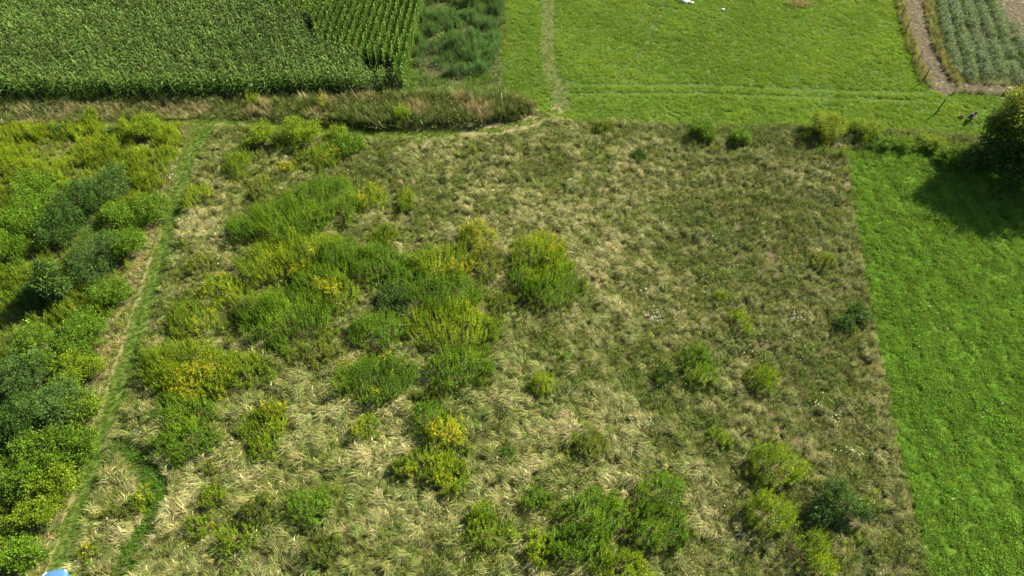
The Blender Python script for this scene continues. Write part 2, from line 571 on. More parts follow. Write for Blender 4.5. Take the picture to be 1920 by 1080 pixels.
def g_feather():
    g = Geo(); n = 3
    stem_leaves(g, P3(n, .15), RNG.uniform(1.0, 1.4, n), RNG.normal(0, .15, (n, 3)) * [1, 1, 0], jit((1, 1, 1), n, .15, .05), 34, .26, .03, .15)
    return g


def g_corn():
    g = Geo()
    h = RNG.uniform(2.2, 2.55)
    tube(g, [(0, 0, 0), (.01, 0, h * .5), (0, .02, h * .93)], [.017, .014, .007], (.10, .14, .03), 3)
    n = 11
    plane = RNG.uniform(0, math.pi)
    az = plane + np.arange(n) * math.pi + RNG.normal(0, .35, n)
    z = np.linspace(.35, h * .9, n)
    root = np.stack([0 * z, 0 * z, z], 1)
    ll = .75 * (1 - .45 * (np.linspace(-.6, 1, n)) ** 2) * RNG.uniform(.85, 1.1, n)
    blades(g, root, az, ll, np.linspace(-.2, .22, n) + RNG.normal(0, .06, n), RNG.uniform(.085, .13, n), jit((.095, .180, .028), n, .2, .06), 4, 2.0 + RNG.normal(0, .1))
    m = 6
    blades(g, np.tile([0, 0, h * .9], (m, 1)), np.linspace(0, TAU, m), RNG.uniform(.04, .16, m), RNG.uniform(.2, .36, m), .028, jit((.36, .30, .13), m, .15, .05), 2, .2)
    return g




def g_corn_narrow():
    g = Geo()
    h = RNG.uniform(2.3, 2.5)
    n = 14
    az = RNG.uniform(0, TAU) + np.arange(n) * math.pi + RNG.normal(0, .5, n)
    z = np.linspace(.3, h * .92, n)
    blades(g, np.stack([0 * z, 0 * z, z], 1), az, RNG.uniform(.07, .17, n), RNG.uniform(.10, .34, n), RNG.uniform(.10, .15, n), jit((.125, .225, .030), n, .14, .06), 3, 1.0)
    m = 4
    blades(g, np.tile([0, 0, h * .9], (m, 1)), np.linspace(0, TAU, m), RNG.uniform(.03, .09, m), RNG.uniform(.15, .28, m), .05, jit((.34, .28, .12), m, .15, .05), 2, .2)
    return g


C_LODGED = proto_collection('lodged_tuft', [g_lodged() for _ in range(8)], M_DRY)
C_UP = proto_collection('upright_tuft', [g_upright() for _ in range(6)], M_DRY)
C_WEED = proto_collection('weed_rosette', [g_weed() for _ in range(6)], M_LEAF_I)
C_MEADOW = proto_collection('meadow_tuft', [g_meadow() for _ in range(7)], M_LEAF_I)
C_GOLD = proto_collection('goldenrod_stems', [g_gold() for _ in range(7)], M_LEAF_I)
C_FEATHER = proto_collection('feathery_stems', [g_feather() for _ in range(6)], M_LEAF_I)

# ---------------------------------------------------------------- catalogue of clumps, bushes and trees
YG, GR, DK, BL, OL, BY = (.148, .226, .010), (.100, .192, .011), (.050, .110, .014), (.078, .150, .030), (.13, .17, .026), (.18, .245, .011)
# kind, ellipses (picture centre and radii of the top), height, colour, share in flower, label
CL = [
    ('g', [(600, 372, 64, 36), (530, 405, 68, 34), (470, 422, 36, 22)], 1.3, GR, .03, 'largest leafy green goldenrod bank, just below the pair of roadside bushes'),
    ('g', [(697, 370, 25, 21)], 1.1, YG, .6, 'round goldenrod clump in yellow flower at the end of the largest leafy bank'),
    ('g', [(762, 370, 14, 16)], .9, YG, .0, 'small fresh green clump just beyond the flowering clump of the largest bank'),
    ('g', [(448, 306, 26, 22)], 1.0, YG, .05, 'yellowish clump below the lower roadside bush beside the track bend'),
    ('g', [(540, 312, 16, 8)], .6, YG, .9, 'low streak of yellow flowers under the roadside bushes'),
    ('g', [(486, 348, 14, 18)], .9, OL, .0, 'thin olive weed clump above the upper end of the largest bank'),
    ('g', [(510, 485, 55, 34), (570, 470, 50, 30)], 1.3, YG, .1, 'broad pale green bank directly below the largest leafy bank'),
    ('g', [(640, 478, 46, 34), (600, 520, 40, 25)], 1.3, GR, .03, 'green bank between the broad pale bank and the long one at the straw field edge'),
    ('g', [(705, 490, 62, 30), (745, 515, 26, 24)], 1.1, GR, .04, 'long loose green bank reaching the edge of the open straw grass'),
    ('g', [(622, 548, 38, 26)], 1.15, YG, .65, 'goldenrod in yellow flower above the dense dark green mound'),
    ('g', [(545, 590, 68, 46), (490, 575, 36, 26)], 1.35, GR, .02, 'dense rounded green mound with a deep shadow along its lower left side'),
    ('g', [(420, 538, 45, 24)], .95, YG, .2, 'yellowish sprawling clump at the upper left of the dense rounded mound'),
    ('g', [(468, 575, 28, 18)], 1.0, OL, .0, 'olive clump touching the left flank of the dense rounded mound'),
    ('g', [(362, 592, 44, 32)], 1.15, YG, .08, 'pale green clump nearest the middle stretch of the grass track'),
    ('s', [(736, 553, 38, 26)], 1.3, BL, 0, 'dull blue-green bush in the hollow behind the bright leafy clump'),
    ('g', [(716, 618, 46, 32)], 1.2, GR, .06, 'bright leafy clump in front of the dull blue-green bush'),
    ('g', [(702, 708, 62, 36)], 1.3, GR, .10, 'wide deep green clump with a yellowish left end, left of the plot corner'),
    ('g', [(690, 795, 26, 26)], .95, YG, .08, 'small yellow-green clump below the wide deep green clump'),
    ('g', [(350, 672, 78, 34), (300, 690, 38, 28)], 1.25, YG, .04, 'broad yellow-green bank beside the track, above the orange flowering bank'),
    ('g', [(368, 712, 58, 28)], 1.2, BY, .75, 'goldenrod bank with orange-yellow flower heads in the middle of the long track-side thicket'),
    ('g', [(452, 690, 46, 26)], 1.1, YG, .05, 'pale clump forming the right tip of the long track-side thicket'),
    ('g', [(345, 768, 48, 34), (340, 818, 58, 32)], 1.2, GR, .03, 'dark green lower end of the long track-side thicket'),
    ('g', [(488, 800, 36, 34), (490, 840, 30, 24)], .9, YG, .03, 'loose drooping clump right of the thicket lower end'),
    ('g', [(508, 764, 17, 13)], .9, BY, .5, 'little yellow topped clump above the loose drooping clump'),
    ('g', [(598, 662, 44, 24)], .8, OL, .0, 'low olive clump below the dense rounded mound'),
    ('g', [(716, 440, 26, 15)], .7, YG, .0, 'low pale clump between the largest bank and the plot edge'),
    ('g', [(378, 492, 24, 16)], .8, OL, .05, 'low olive clump in straw grass right of the narrow middle track'),
    ('g', [(392, 926, 22, 20)], 1.0, YG, .0, 'single bright clump right of the green winding runnel'),
    ('g', [(484, 952, 28, 22)], .9, OL, .1, 'olive clump between the single bright clump and the shaggy green one'),
    ('g', [(580, 944, 36, 30)], 1.2, GR, .0, 'shaggy green clump with dark shadow in the pale lodged grass'),
    ('g', [(370, 984, 24, 20)], .8, YG, .1, 'thin yellowish clump below the single bright clump'),
    ('g', [(438, 1008, 30, 26)], .9, YG, .03, 'yellow-green clump diagonally below the olive clump'),
    ('g', [(600, 1026, 34, 24)], 1.0, OL, .02, 'dull green clump directly below the shaggy green clump'),
    ('g', [(160, 1036, 18, 14)], .7, BY, .3, 'tiny yellow clump beside the track next to the pale blue car'),
    ('g', [(264, 934, 17, 22)], .8, YG, .25, 'yellowish clump on the left bank of the winding green runnel'),
    ('g', [(216, 962, 24, 14)], .7, OL, .0, 'dark low clump between track and runnel casting a black shadow'),
    ('g', [(398, 872, 20, 14)], .7, OL, .0, 'sparse low clump under the thicket lower end'),
    ('g', [(802, 778, 34, 28)], 1.2, GR, .0, 'deep green clump at the top of the flowering string below the plot'),
    ('g', [(838, 812, 36, 34)], 1.2, BY, .85, 'goldenrod clump covered in golden flowers, middle of the string below the plot'),
    ('g', [(800, 868, 52, 22)], 1.15, YG, .2, 'spreading clump with yellow tips left below the golden clump'),
    ('g', [(850, 895, 26, 30)], 1.1, YG, .03, 'feathery pale clump at the lower end of the flowering string'),
    ('g', [(912, 990, 42, 36), (905, 958, 22, 18)], 1.1, YG, .02, 'ragged green clump low in the middle of the pale grass'),
    ('g', [(1002, 934, 26, 20)], .85, GR, .04, 'small clump up and right of the ragged green clump'),
    ('g', [(1010, 1028, 24, 32)], 1.1, YG, .03, 'narrow yellowish clump leaning on the big lower thicket'),
    ('g', [(1120, 962, 54, 38)], 1.4, GR, .02, 'tall upper mound of the big lower thicket'),
    ('g', [(1088, 1022, 54, 36)], 1.3, GR, .06, 'dark lower left mound of the big lower thicket'),
    ('g', [(1162, 1062, 60, 30)], 1.3, YG, .02, 'light lowest mound of the big lower thicket at the picture edge'),
    ('g', [(1242, 918, 38, 30)], 1.4, GR, .0, 'upper half of the double bush right of the big thicket'),
    ('g', [(1236, 984, 48, 36)], 1.3, GR, .06, 'wider lower half of the double bush right of the big thicket'),
    ('g', [(1106, 832, 28, 24)], .9, OL, .0, 'dull olive clump standing alone above the big lower thicket'),
    ('g', [(950, 850, 20, 14)], .7, DK, .0, 'dark low weed clump right of the golden flowering clump'),
    ('g', [(1460, 864, 44, 34)], 1.6, YG, .0, 'round yellow-topped clump, uppermost of the four near the green field'),
    ('g', [(1450, 960, 38, 36)], 1.6, YG, .0, 'round bright green clump directly below the yellow-topped one'),
    ('s', [(1586, 936, 58, 50)], 2.2, BL, 0, 'largest grey-green willow bush close to the green field edge'),
    ('g', [(1524, 1020, 26, 22), (1536, 1052, 30, 22)], 1.5, YG, .0, 'lumpy yellow-green clump lowest of the four near the green field'),
    ('g', [(1350, 820, 18, 16)], .8, YG, .0, 'small yellow-green tuft left above the yellow-topped bush'),
    ('g', [(1312, 684, 28, 28)], 1.1, GR, .0, 'bright green clump right of the plot lower corner'),
    ('g', [(1430, 712, 28, 24)], .95, YG, .0, 'yellow-green clump next to the bright one right of the plot'),
    ('g', [(1390, 602, 16, 18)], .8, YG, .0, 'sparse yellow-green clump above the pair right of the plot'),
    ('g', [(1352, 554, 9, 11)], .7, YG, .2, 'tiny yellow plant alone in olive grass right of the plot'),
    ('s', [(1612, 585, 22, 16)], .9, DK, 0, 'dark low bush at the middle of the green field edge'),
    ('s', [(1586, 606, 18, 14)], .8, DK, 0, 'dark flat bush just below and left of the field edge bush'),
    ('g', [(1250, 700, 18, 16)], .7, DK, .0, 'dark weed clump left of the bright clump by the plot corner'),
    ('g', [(1545, 490, 18, 13)], .7, OL, .0, 'olive weed clump high in the olive grass near the green field'),
    # the plot
    ('g', [(892, 438, 27, 18)], 1.2, BY, .9, 'golden flowering clump alone at the top of the plot thickets'),
    ('g', [(836, 488, 50, 28)], 1.2, YG, .25, 'upper yellow-flecked bank of the left plot thicket'),
    ('g', [(838, 545, 60, 36)], 1.3, GR, .0, 'upper middle bank of the left plot thicket'),
    ('g', [(842, 605, 74, 38)], 1.3, YG, .06, 'widest bank of the left plot thicket'),
    ('g', [(858, 682, 58, 34)], 1.35, GR, .0, 'lowest mound of the left plot thicket with shadow on its left'),
    ('g', [(912, 488, 32, 26)], 1.0, OL, .1, 'thin olive clump under the golden clump in the plot'),
    ('g', [(1010, 474, 46, 34), (1040, 485, 30, 22)], 1.2, YG, .2, 'upper yellow-tipped bank of the right plot thicket'),
    ('g', [(1040, 532, 44, 30)], 1.3, GR, .0, 'neat rounded clump, lower right of the right plot thicket'),
    ('g', [(984, 520, 28, 24)], 1.1, GR, .15, 'clump on the left side of the right plot thicket'),
    ('g', [(940, 562, 24, 14)], .8, OL, .0, 'dull low clump between the two plot thickets'),
    ('g', [(1018, 716, 18, 19)], .9, YG, .0, 'small solitary clump near the lower plot boundary'),
    ('g', [(800, 742, 36, 10)], .7, OL, .0, 'flat olive clump on the lower left plot corner'),
    # along the farm track
    ('s', [(560, 236, 38, 34)], 2.3, YG, 0, 'taller roadside bush of the pair below the corn field'),
    ('s', [(487, 246, 28, 22)], 1.6, YG, 0, 'lower roadside bush of the pair next to the track junction'),
    ('g', [(604, 288, 32, 16)], 1.0, YG, .15, 'yellowish clump under the right side of the taller roadside bush'),
    ('s', [(652, 266, 28, 20)], 1.4, GR, 0, 'dark green bush right of the taller roadside bush'),
    ('s', [(630, 246, 20, 12)], 1.2, YG, 0, 'small light bush between the taller roadside bush and the dark one'),
    ('s', [(266, 228, 32, 28)], 2.0, YG, 0, 'bush left of the junction with a dark shadow beside it'),
    ('s', [(166, 212, 15, 12)], 1.5, YG, 0, 'small bush sticking out at the farm track far left'),
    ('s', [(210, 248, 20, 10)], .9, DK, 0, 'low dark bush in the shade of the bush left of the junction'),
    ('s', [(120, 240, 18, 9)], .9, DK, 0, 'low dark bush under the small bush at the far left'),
    ('g', [(366, 362, 18, 18)], 1.2, YG, .0, 'clump casting its shadow across the grass track'),
    ('s', [(752, 208, 20, 16)], 1.5, YG, 0, 'yellow-green bush growing out of the brown grass bank'),
    ('g', [(604, 192, 7, 10)], 1.2, BY, .95, 'tall yellow flowers rising from the brown grass bank'),
    ('g', [(475, 184, 10, 9)], 1.3, YG, .0, 'green tuft in the brown grass bank below the corn'),
    # meadow edge
    ('s', [(1322, 236, 26, 22)], 1.7, GR, 0, 'left one of the two dark bushes on the meadow edge'),
    ('s', [(1392, 246, 20, 17)], 1.5, GR, 0, 'right one of the two dark bushes on the meadow edge'),
    ('s', [(1558, 222, 34, 32)], 2.5, BY, 0, 'yellow-leaved willow bush on the meadow edge with a dark shadow'),
    ('s', [(1628, 234, 26, 20)], 1.5, YG, 0, 'thin airy bush just right of the yellow-leaved willow bush'),
    ('s', [(1136, 232, 18, 11)], .9, OL, 0, 'dark weedy bush on the meadow edge above the plot corner'),
    ('s', [(1695, 268, 26, 14)], .9, GR, 0, 'low bush at the upper corner of the green field'),
    ('s', [(1200, 290, 16, 10)], .7, DK, 0, 'low dark weed bush right of the upper plot corner'),
    ('s', [(1796, 286, 40, 20)], 1.6, GR, 0, 'bush pressed against the left foot of the large dark tree'),
    ('s', [(1745, 262, 26, 14)], 1.2, YG, 0, 'low yellowish bush between the leaning post and the large tree'),
    ('s', [(1650, 262, 24, 12)], 1.0, GR, 0, 'low green bush beneath the thin airy bush'),
    # left of the grass track
    ('s', [(136, 366, 42, 34)], 2.0, DK, 0, 'dark bush uppermost in the thicket left of the track'),
    ('s', [(194, 336, 36, 26)], 1.7, BL, 0, 'grey-green bush above and right of the dark thicket bush'),
    ('s', [(168, 458, 42, 40)], 2.1, BL, 0, 'grey-green bush right behind the light young tree'),
    ('s', [(40, 392, 40, 32)], 2.1, GR, 0, 'green bush at the left edge above the light young tree'),
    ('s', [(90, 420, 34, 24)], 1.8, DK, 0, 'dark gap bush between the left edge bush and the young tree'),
    ('s', [(274, 378, 28, 26)], 1.8, GR, 0, 'dark round bush standing right beside the grass track'),
    ('s', [(10, 452, 26, 26)], 1.8, GR, 0, 'bush cut by the left edge beside the young tree'),
    ('s', [(215, 395, 26, 22)], 1.4, GR, 0, 'middle bush between the dark round trackside bush and the thicket'),
    ('s', [(205, 540, 34, 20)], 1.3, GR, 0, 'low bush between the young tree and the track'),
    ('s', [(70, 640, 60, 34)], 2.0, GR, 0, 'uppermost bush of the lower left thicket'),
    ('s', [(20, 690, 50, 34)], 2.2, BL, 0, 'grey-green bush at the left edge of the lower thicket'),
    ('s', [(130, 680, 40, 32)], 1.8, YG, 0, 'lighter bush on the track side of the lower left thicket'),
    ('s', [(90, 745, 52, 38)], 2.3, BL, 0, 'large greyish bush in the heart of the lower left thicket'),
    ('s', [(25, 775, 40, 36)], 2.1, DK, 0, 'dark bush at the left edge under the grey-green one'),
    ('s', [(145, 760, 30, 28)], 1.7, YG, 0, 'yellowish bush rightmost in the lower left thicket'),
    ('s', [(65, 830, 54, 38)], 2.1, GR, 0, 'wide green bush below the large greyish bush'),
    ('s', [(20, 880, 40, 36)], 1.9, GR, 0, 'green bush at the left edge near the thicket foot'),
    ('s', [(95, 893, 36, 28)], 1.6, YG, 0, 'light bush at the lower right foot of the thicket'),
    ('s', [(60, 345, 34, 24)], 1.6, GR, 0, 'fresh green bush above the left edge bush in the upper thicket'),
    ('s', [(228, 448, 30, 24)], 1.5, GR, 0, 'fresh green bush between the middle bush and the grass track'),
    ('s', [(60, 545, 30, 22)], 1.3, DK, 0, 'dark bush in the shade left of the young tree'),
    ('s', [(150, 600, 34, 22)], 1.4, GR, 0, 'bush between the young tree and the lower thicket'),
    ('s', [(140, 830, 30, 26)], 1.5, GR, 0, 'mid green bush at the track side of the wide thicket bush'),
    ('s', [(60, 955, 36, 26)], 1.3, YG, 0, 'yellowish bush between the thicket foot and the lower corner bush'),
    ('s', [(20, 1035, 34, 26)], 1.6, GR, 0, 'dark green bush in the lower left picture corner'),
]

# ground taken by the clumps, so that low plants stay out of them
CL_GROUND = []
CL = [(k_, e_, h_ * (1.5 if k_ == 's' and e_[0][0] < 300 and e_[0][1] > 300 else 1), c_, f_, l_) for k_, e_, h_, c_, f_, l_ in CL]
for kind, els, h, c, fl, lab in CL:
    E = []
    for (u, v, ru, rv) in els:
        if kind == 's' and u < 300 and v > 260:
            ru, rv = ru * 1.25, rv * 1.25
        x0, y0, _ = at(u, v, h * .75)
        a = at(u + ru, v, h * .75)[0] - x0
        b = abs(at(u, v - rv, h * .75)[1] - at(u, v + rv, h * .75)[1]) / 2
        E.append((x0, y0, a, b))
    CL_GROUND.append(E)


def in_clumps(x, y, grow=0.85):
    r = np.zeros(len(x), bool)
    for E in CL_GROUND:
        for (x0, y0, a, b) in E:
            r |= ((x - x0) / a) ** 2 + ((y - y0) / b) ** 2 < grow
    return r


YEL = (.42, .36, .020)


def goldenrod(E, h, col, fl, label):
    pts, edge = [], []
    for (x0, y0, a, b) in E:
        n = int(math.pi * a * b * 30) + 8
        p = RNG.uniform(-1.45, 1.45, (int(n * 2.7), 2))
        r = np.hypot(p[:, 0], p[:, 1])
        wob = .62 + 1.05 * fbm(x0 + p[:, 0] * a, y0 + p[:, 1] * b, 1.1, 21)
        k = ((r < wob) & (RNG.random(len(r)) < 1.35 - .75 * (r / wob) ** 3)) | ((r < 1.6) & (RNG.random(len(r)) < .05))
        p, r = p[k], np.minimum((r / wob)[k], 1.15)
        pts.append(np.c_[x0 + p[:, 0] * a, y0 + p[:, 1] * b]); edge.append(r)
    pts, edge = np.concatenate(pts), np.concatenate(edge)
    cx, cy = pts.mean(0)
    root = empty('goldenrod_clump', (cx, cy, 0))
    S = len(pts)
    P = np.c_[pts - [cx, cy], np.zeros(S)]
    H = h * 1.28 * (1.08 - .42 * edge ** 2.2) * RNG.uniform(.86, 1.12, S) * (.55 + .9 * fbm(pts[:, 0], pts[:, 1], .7, 31))
    tint = jit(col, S, .16, .08)
    # patches of older, darker growth and fresher shoots inside one clump
    m = fbm(pts[:, 0], pts[:, 1], 1.6, 41)[:, None]
    tint = tint * (.55 + .9 * m) * (1 + (m - .5) * np.array([.5, .1, 0]))
    lean = RNG.normal(0, .12, (S, 3)) * [1, 1, 0] + np.c_[P[:, :2] * .06, np.zeros(S)]
    g = Geo()
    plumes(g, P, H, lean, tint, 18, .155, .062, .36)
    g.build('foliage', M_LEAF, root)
    if fl > .07:
        q = fbm(pts[:, 0], pts[:, 1], 1.1, 51)
        k = q > np.quantile(q, 1 - fl * .75)
        k &= RNG.random(S) < .6
        if k.sum():
            F = k.sum(); K = 8
            g2 = Geo()
            top = (P + lean + np.c_[np.zeros((S, 2)), H])[k]
            b = np.repeat(top, K, 0) + RNG.normal(0, 1, (F * K, 3)) * [.07, .07, .055]
            leaves(g2, b, RNG.normal(0, 1, (F * K, 3)) * [1, 1, .3], RNG.uniform(.06, .12, F * K), .04, jit(YEL, F * K, .2, .08), .2)
            tag(g2.build('flower_heads', M_PETAL, root), kind='stuff')
    return tag(root, label, 'plant', 'goldenrod and weed clumps in the overgrown fields')


def woody(name, lobes, nleaf, col, label, cat, group, trunk_r=.05, L=.17, W=.09, origin=(0, 0, 0), sunlit_tint=None, shoots=0):
    """lobes: (x, y, z, rx, ry, rz) of the leaf masses about origin."""
    root = empty(name, origin)
    lobes = np.array(lobes, float)
    w = lobes[:, 3] * lobes[:, 4] + lobes[:, 4] * lobes[:, 5]
    ch = RNG.choice(len(lobes), nleaf, p=w / w.sum())
    d = nrm(RNG.normal(size=(nleaf, 3)))
    rad = (1 - .62 * RNG.random(nleaf) ** 1.7)[:, None]
    # twigs: leaves gather at sprig points, leaving gaps between them
    ns = max(12, nleaf // 14)
    sd = nrm(RNG.normal(size=(ns, 3))); sl = RNG.choice(len(lobes), ns, p=w / w.sum()); sr = (1.06 - .6 * RNG.random(ns) ** 1.6)[:, None]
    sp = lobes[sl, :3] + sd * sr * lobes[sl, 3:] * (.85 + .3 * RNG.random((ns, 1)))
    own = RNG.integers(0, ns, nleaf)
    p = np.where((RNG.random(nleaf) < .78)[:, None], sp[own] + RNG.normal(0, .11, (nleaf, 3)) * (1 + .6 * trunk_r / .05 * .3), lobes[ch, :3] + d * rad * lobes[ch, 3:])
    p[:, 2] = np.maximum(p[:, 2], .08)
    ctr = lobes[ch, :3]
    dirn = nrm(p - ctr) * .8 + RNG.normal(0, .6, (nleaf, 3)) + [0, 0, .25]
    sprig_t = np.exp(RNG.normal(0, .22, ns))[:, None] * np.exp(RNG.normal(0, .05, (ns, 3)))
    lob_t = np.exp(RNG.normal(0, .18, len(lobes)))[:, None]
    t = jit(col, nleaf, .14, .06) * sprig_t[own] * lob_t[ch]
    if sunlit_tint is not None:
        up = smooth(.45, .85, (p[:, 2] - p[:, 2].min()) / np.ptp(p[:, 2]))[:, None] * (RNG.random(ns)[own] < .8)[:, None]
        t = t * (1 - up) + jit(sunlit_tint, nleaf, .15, .06) * up  # upper leaves blend to yellow: sunlight on the crown painted into leaf colour
    ll = RNG.uniform(.7, 1.3, nleaf) * L
    g = Geo()
    leaves(g, p, dirn, ll, ll * W / L, t, .15)
    if shoots:
        so = RNG.integers(0, ns, shoots)
        sr2 = sp[so] * [.95, .95, .9]
        ln = nrm(sr2 - [0, 0, lobes[:, 2].mean() * .3]) * RNG.uniform(.1, .4, (shoots, 1)) * [1, 1, 0]
        stem_leaves(g, sr2, RNG.uniform(.25, .7, shoots), ln, jit(col, shoots, .2, .07), 12, L * 1.05, W, .05)
    g.build('crown', M_LEAF, root)
    g = Geo()
    bc = np.array([.10, .075, .05])
    cz = lobes[:, 2].mean()
    tube(g, [(0, 0, -.02), (.03 * trunk_r, 0, cz * .35), (0, .02, cz * .8), (0, 0, cz)], [trunk_r * 1.2, trunk_r, trunk_r * .7, trunk_r * .4], bc, 7)
    for lb in lobes:
        s = np.array([0, 0, cz * RNG.uniform(.15, .5)])
        e = lb[:3] + RNG.normal(0, .05, 3)
        tube(g, [s, (s + e) / 2 + [0, 0, .08], e, e + (e - s) * .35], [trunk_r * .55, trunk_r * .42, trunk_r * .25, trunk_r * .08], bc, 5)
    g.build('trunk', M_BARK, root)
    return tag(root, label, cat, group)


def shrub(E, h, col, label):
    (x0, y0, a, b) = E[0]
    b = min(b, a * 1.15)
    nl = 8 + int(a * 3)
    lb = [(0, 0, h * .5, a * .6, b * .6, h * .4)]
    for i in range(nl):
        q = TAU * i / nl + RNG.normal(0, .3)
        r = RNG.uniform(.35, .85)
        s = RNG.uniform(.2, .42)
        lb.append((math.cos(q) * a * r, math.sin(q) * b * r, h * RNG.uniform(.25, .82) * (1.1 - .35 * r), a * s, b * s, h * RNG.uniform(.16, .3)))
    n = int(1300 + 1500 * a * b)
    return woody('shrub', lb, min(n, 8000), col, label, 'bush', 'bushes along tracks and fields', .045, .135 if col != BL else .19, .065 if col != BL else .045, (x0, y0, 0), shoots=int(30 + 26 * a * b))


for (kind, els, h, c, fl, lab), E in zip(CL, CL_GROUND):
    if kind == 'g':
        goldenrod(E, h, c, fl, lab)
    else:
        shrub(E, h, c, lab)

# the light young tree left of the track
tx, ty, _ = at(118, 560)
woody('young_tree', [(0, 0, 2.2, .9, .9, .8), (-.7, .2, 1.8, .8, .7, .7), (.7, -.1, 1.9, .75, .7, .6), (.1, .5, 3.0, .8, .7, .7), (-.3, -.5, 2.6, .7, .6, .6), (.3, -.4, 1.3, .8, .6, .5), (0, .3, 3.7, .45, .45, .5)],
      4200, (.085, .155, .028), 'light green young tree with a long shadow on its left', 'tree', None, .08, .2, .1, (tx, ty, 0))
# the large dark tree at the right edge
tx, ty, _ = at(1902, 328)
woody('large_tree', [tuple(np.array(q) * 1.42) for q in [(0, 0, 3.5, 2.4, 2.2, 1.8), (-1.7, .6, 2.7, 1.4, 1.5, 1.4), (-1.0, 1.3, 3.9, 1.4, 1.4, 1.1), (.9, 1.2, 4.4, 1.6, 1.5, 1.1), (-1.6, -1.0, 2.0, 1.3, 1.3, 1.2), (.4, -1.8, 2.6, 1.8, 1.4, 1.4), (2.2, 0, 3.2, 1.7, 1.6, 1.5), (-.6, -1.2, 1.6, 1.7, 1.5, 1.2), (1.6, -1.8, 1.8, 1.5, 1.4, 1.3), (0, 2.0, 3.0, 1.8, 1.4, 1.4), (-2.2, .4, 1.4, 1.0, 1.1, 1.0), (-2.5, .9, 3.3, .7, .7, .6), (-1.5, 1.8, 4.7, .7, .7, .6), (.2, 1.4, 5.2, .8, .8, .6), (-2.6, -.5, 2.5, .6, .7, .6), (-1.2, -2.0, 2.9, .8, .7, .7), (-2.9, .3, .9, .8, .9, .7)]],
      46000, (.045, .095, .014), 'large dark broadleaf tree with sunlit yellow top at the right edge', 'tree', None, .24, .21, .105, (tx, ty, 0), sunlit_tint=(.20, .25, .016), shoots=500)

# ---------------------------------------------------------------- corn
C_CORN_GEO = [g_corn() for _ in range(6)]
corn_meshes = [g.mesh('corn_plant', M_LEAF) for g in C_CORN_GEO]
M_CORN_I = leaf_mat('corn_leaf', True, trans=.22)
C_CORN = proto_collection('corn_stalk', C_CORN_GEO, M_CORN_I)
# headland rows run along the front edge, the rest runs away from it
fA, fB = np.array(at(0, 184)[:2]), np.array(at(520, 181)[:2])
ex = nrm(fB - fA); ey = np.array([-ex[1], ex[0]])
rowdir = nrm(np.array(at(786, 0, 2.2)[:2]) - np.array(at(758, 110, 2.2)[:2]))
R_ROWS = poly([(500, -160), (512, 0), (578, 18), (584, 55), (664, 92), (684, 116), (752, 132), (768, 120), (782, 60), (806, -30), (834, -160)], 2.2)
R_GAP = [poly([(676, 100), (738, 109), (734, 132), (684, 128)], 2.0), poly([(566, 28), (584, 32), (586, 60), (570, 58)], 2.0)]
pts = []
nr = np.arange(-2, 70)
for j in nr:                                                   # headland
    s = np.arange(-50, 80, .22)
    p = fA[None] + s[:, None] * ex + j * .72 * ey[None] + RNG.normal(0, [.06], (len(s), 2))
    k = inside(R_CORN, p[:, 0], p[:, 1]) & ~inside(R_ROWS, p[:, 0], p[:, 1])
    pts.append(np.c_[p[k], np.zeros(k.sum())])
o = np.array(at(758, 110, 2.2)[:2]); rn = np.array([-rowdir[1], rowdir[0]])
for j in range(-12, 60):                                        # lengthwise rows
    s = np.arange(-12, 60, .11)
    p = o[None] + s[:, None] * rowdir + j * .80 * rn[None] + RNG.normal(0, [.02], (len(s), 2))
    k = inside(R_ROWS, p[:, 0], p[:, 1])
    pts.append(np.c_[p[k], np.ones(k.sum())])
pts = np.concatenate(pts)
for gp in R_GAP:
    pts = pts[~inside(gp, pts[:, 0], pts[:, 1])]
pts = pts[RNG.random(len(pts)) > .04]
u, v = to_px(pts[:, 0], pts[:, 1])
pts, u, v = pts[(u > -90) & (v > -60)], u[(u > -90) & (v > -60)], v[(u > -90) & (v > -60)]
seen = (u > 5) & (u < 790)
order = np.argsort(np.where(seen, np.hypot(pts[:, 0] * .2, pts[:, 1]), 1e6))
near, rest = order[:300], order[300:]
for i in near:
    ob = bpy.data.objects.new('corn_plant', corn_meshes[int(RNG.integers(6))])
    ob.location = (pts[i, 0], pts[i, 1], 0)
    ob.rotation_euler = (RNG.normal(0, .05), RNG.normal(0, .05), RNG.uniform(0, TAU))
    ob.scale = (1, 1, RNG.uniform(.88, 1.08))
    COL.objects.link(ob)
    tag(ob, 'tall green corn plant with tan tassel on the front edge of the corn field', 'corn plant', 'corn plants along the front edge of the corn field')
q = pts[rest]; n = len(q)
big = fbm(q[:, 0], q[:, 1], 7, 61)
tint = jit((1, 1, 1), n, .24, .06) * (.56 + .42 * big)[:, None]
tint[q[:, 2] > .5] *= 1.22
hz = np.where(q[:, 2] > .5, RNG.uniform(.95, 1.05, n), RNG.uniform(.82, 1.08, n)) * np.where(q[:, 2] > .5, 1.0, .80 + .4 * fbm(q[:, 0], q[:, 1], 1.6, 71))
C_CORN_ROW = proto_collection('corn_stalk_in_row', [g_corn_narrow() for _ in range(6)], leaf_mat('corn_leaf_dense', True, trans=.10))
for nm, kk, cc in (('corn_crop', q[:, 2] < .5, C_CORN), ('corn_row_crop', q[:, 2] > .5, C_CORN_ROW)):
    nk = kk.sum()
    scatter(nm, q[kk, 0], q[kk, 1], 0, RNG.uniform(0, TAU, nk), np.c_[np.ones((nk, 2)) * RNG.uniform(.85, 1.12, (nk, 1)), hz[kk]], RNG.integers(0, 6, nk), tint[kk], cc, RNG.normal(0, .06 if nm == 'corn_crop' else .02, (nk, 2)))

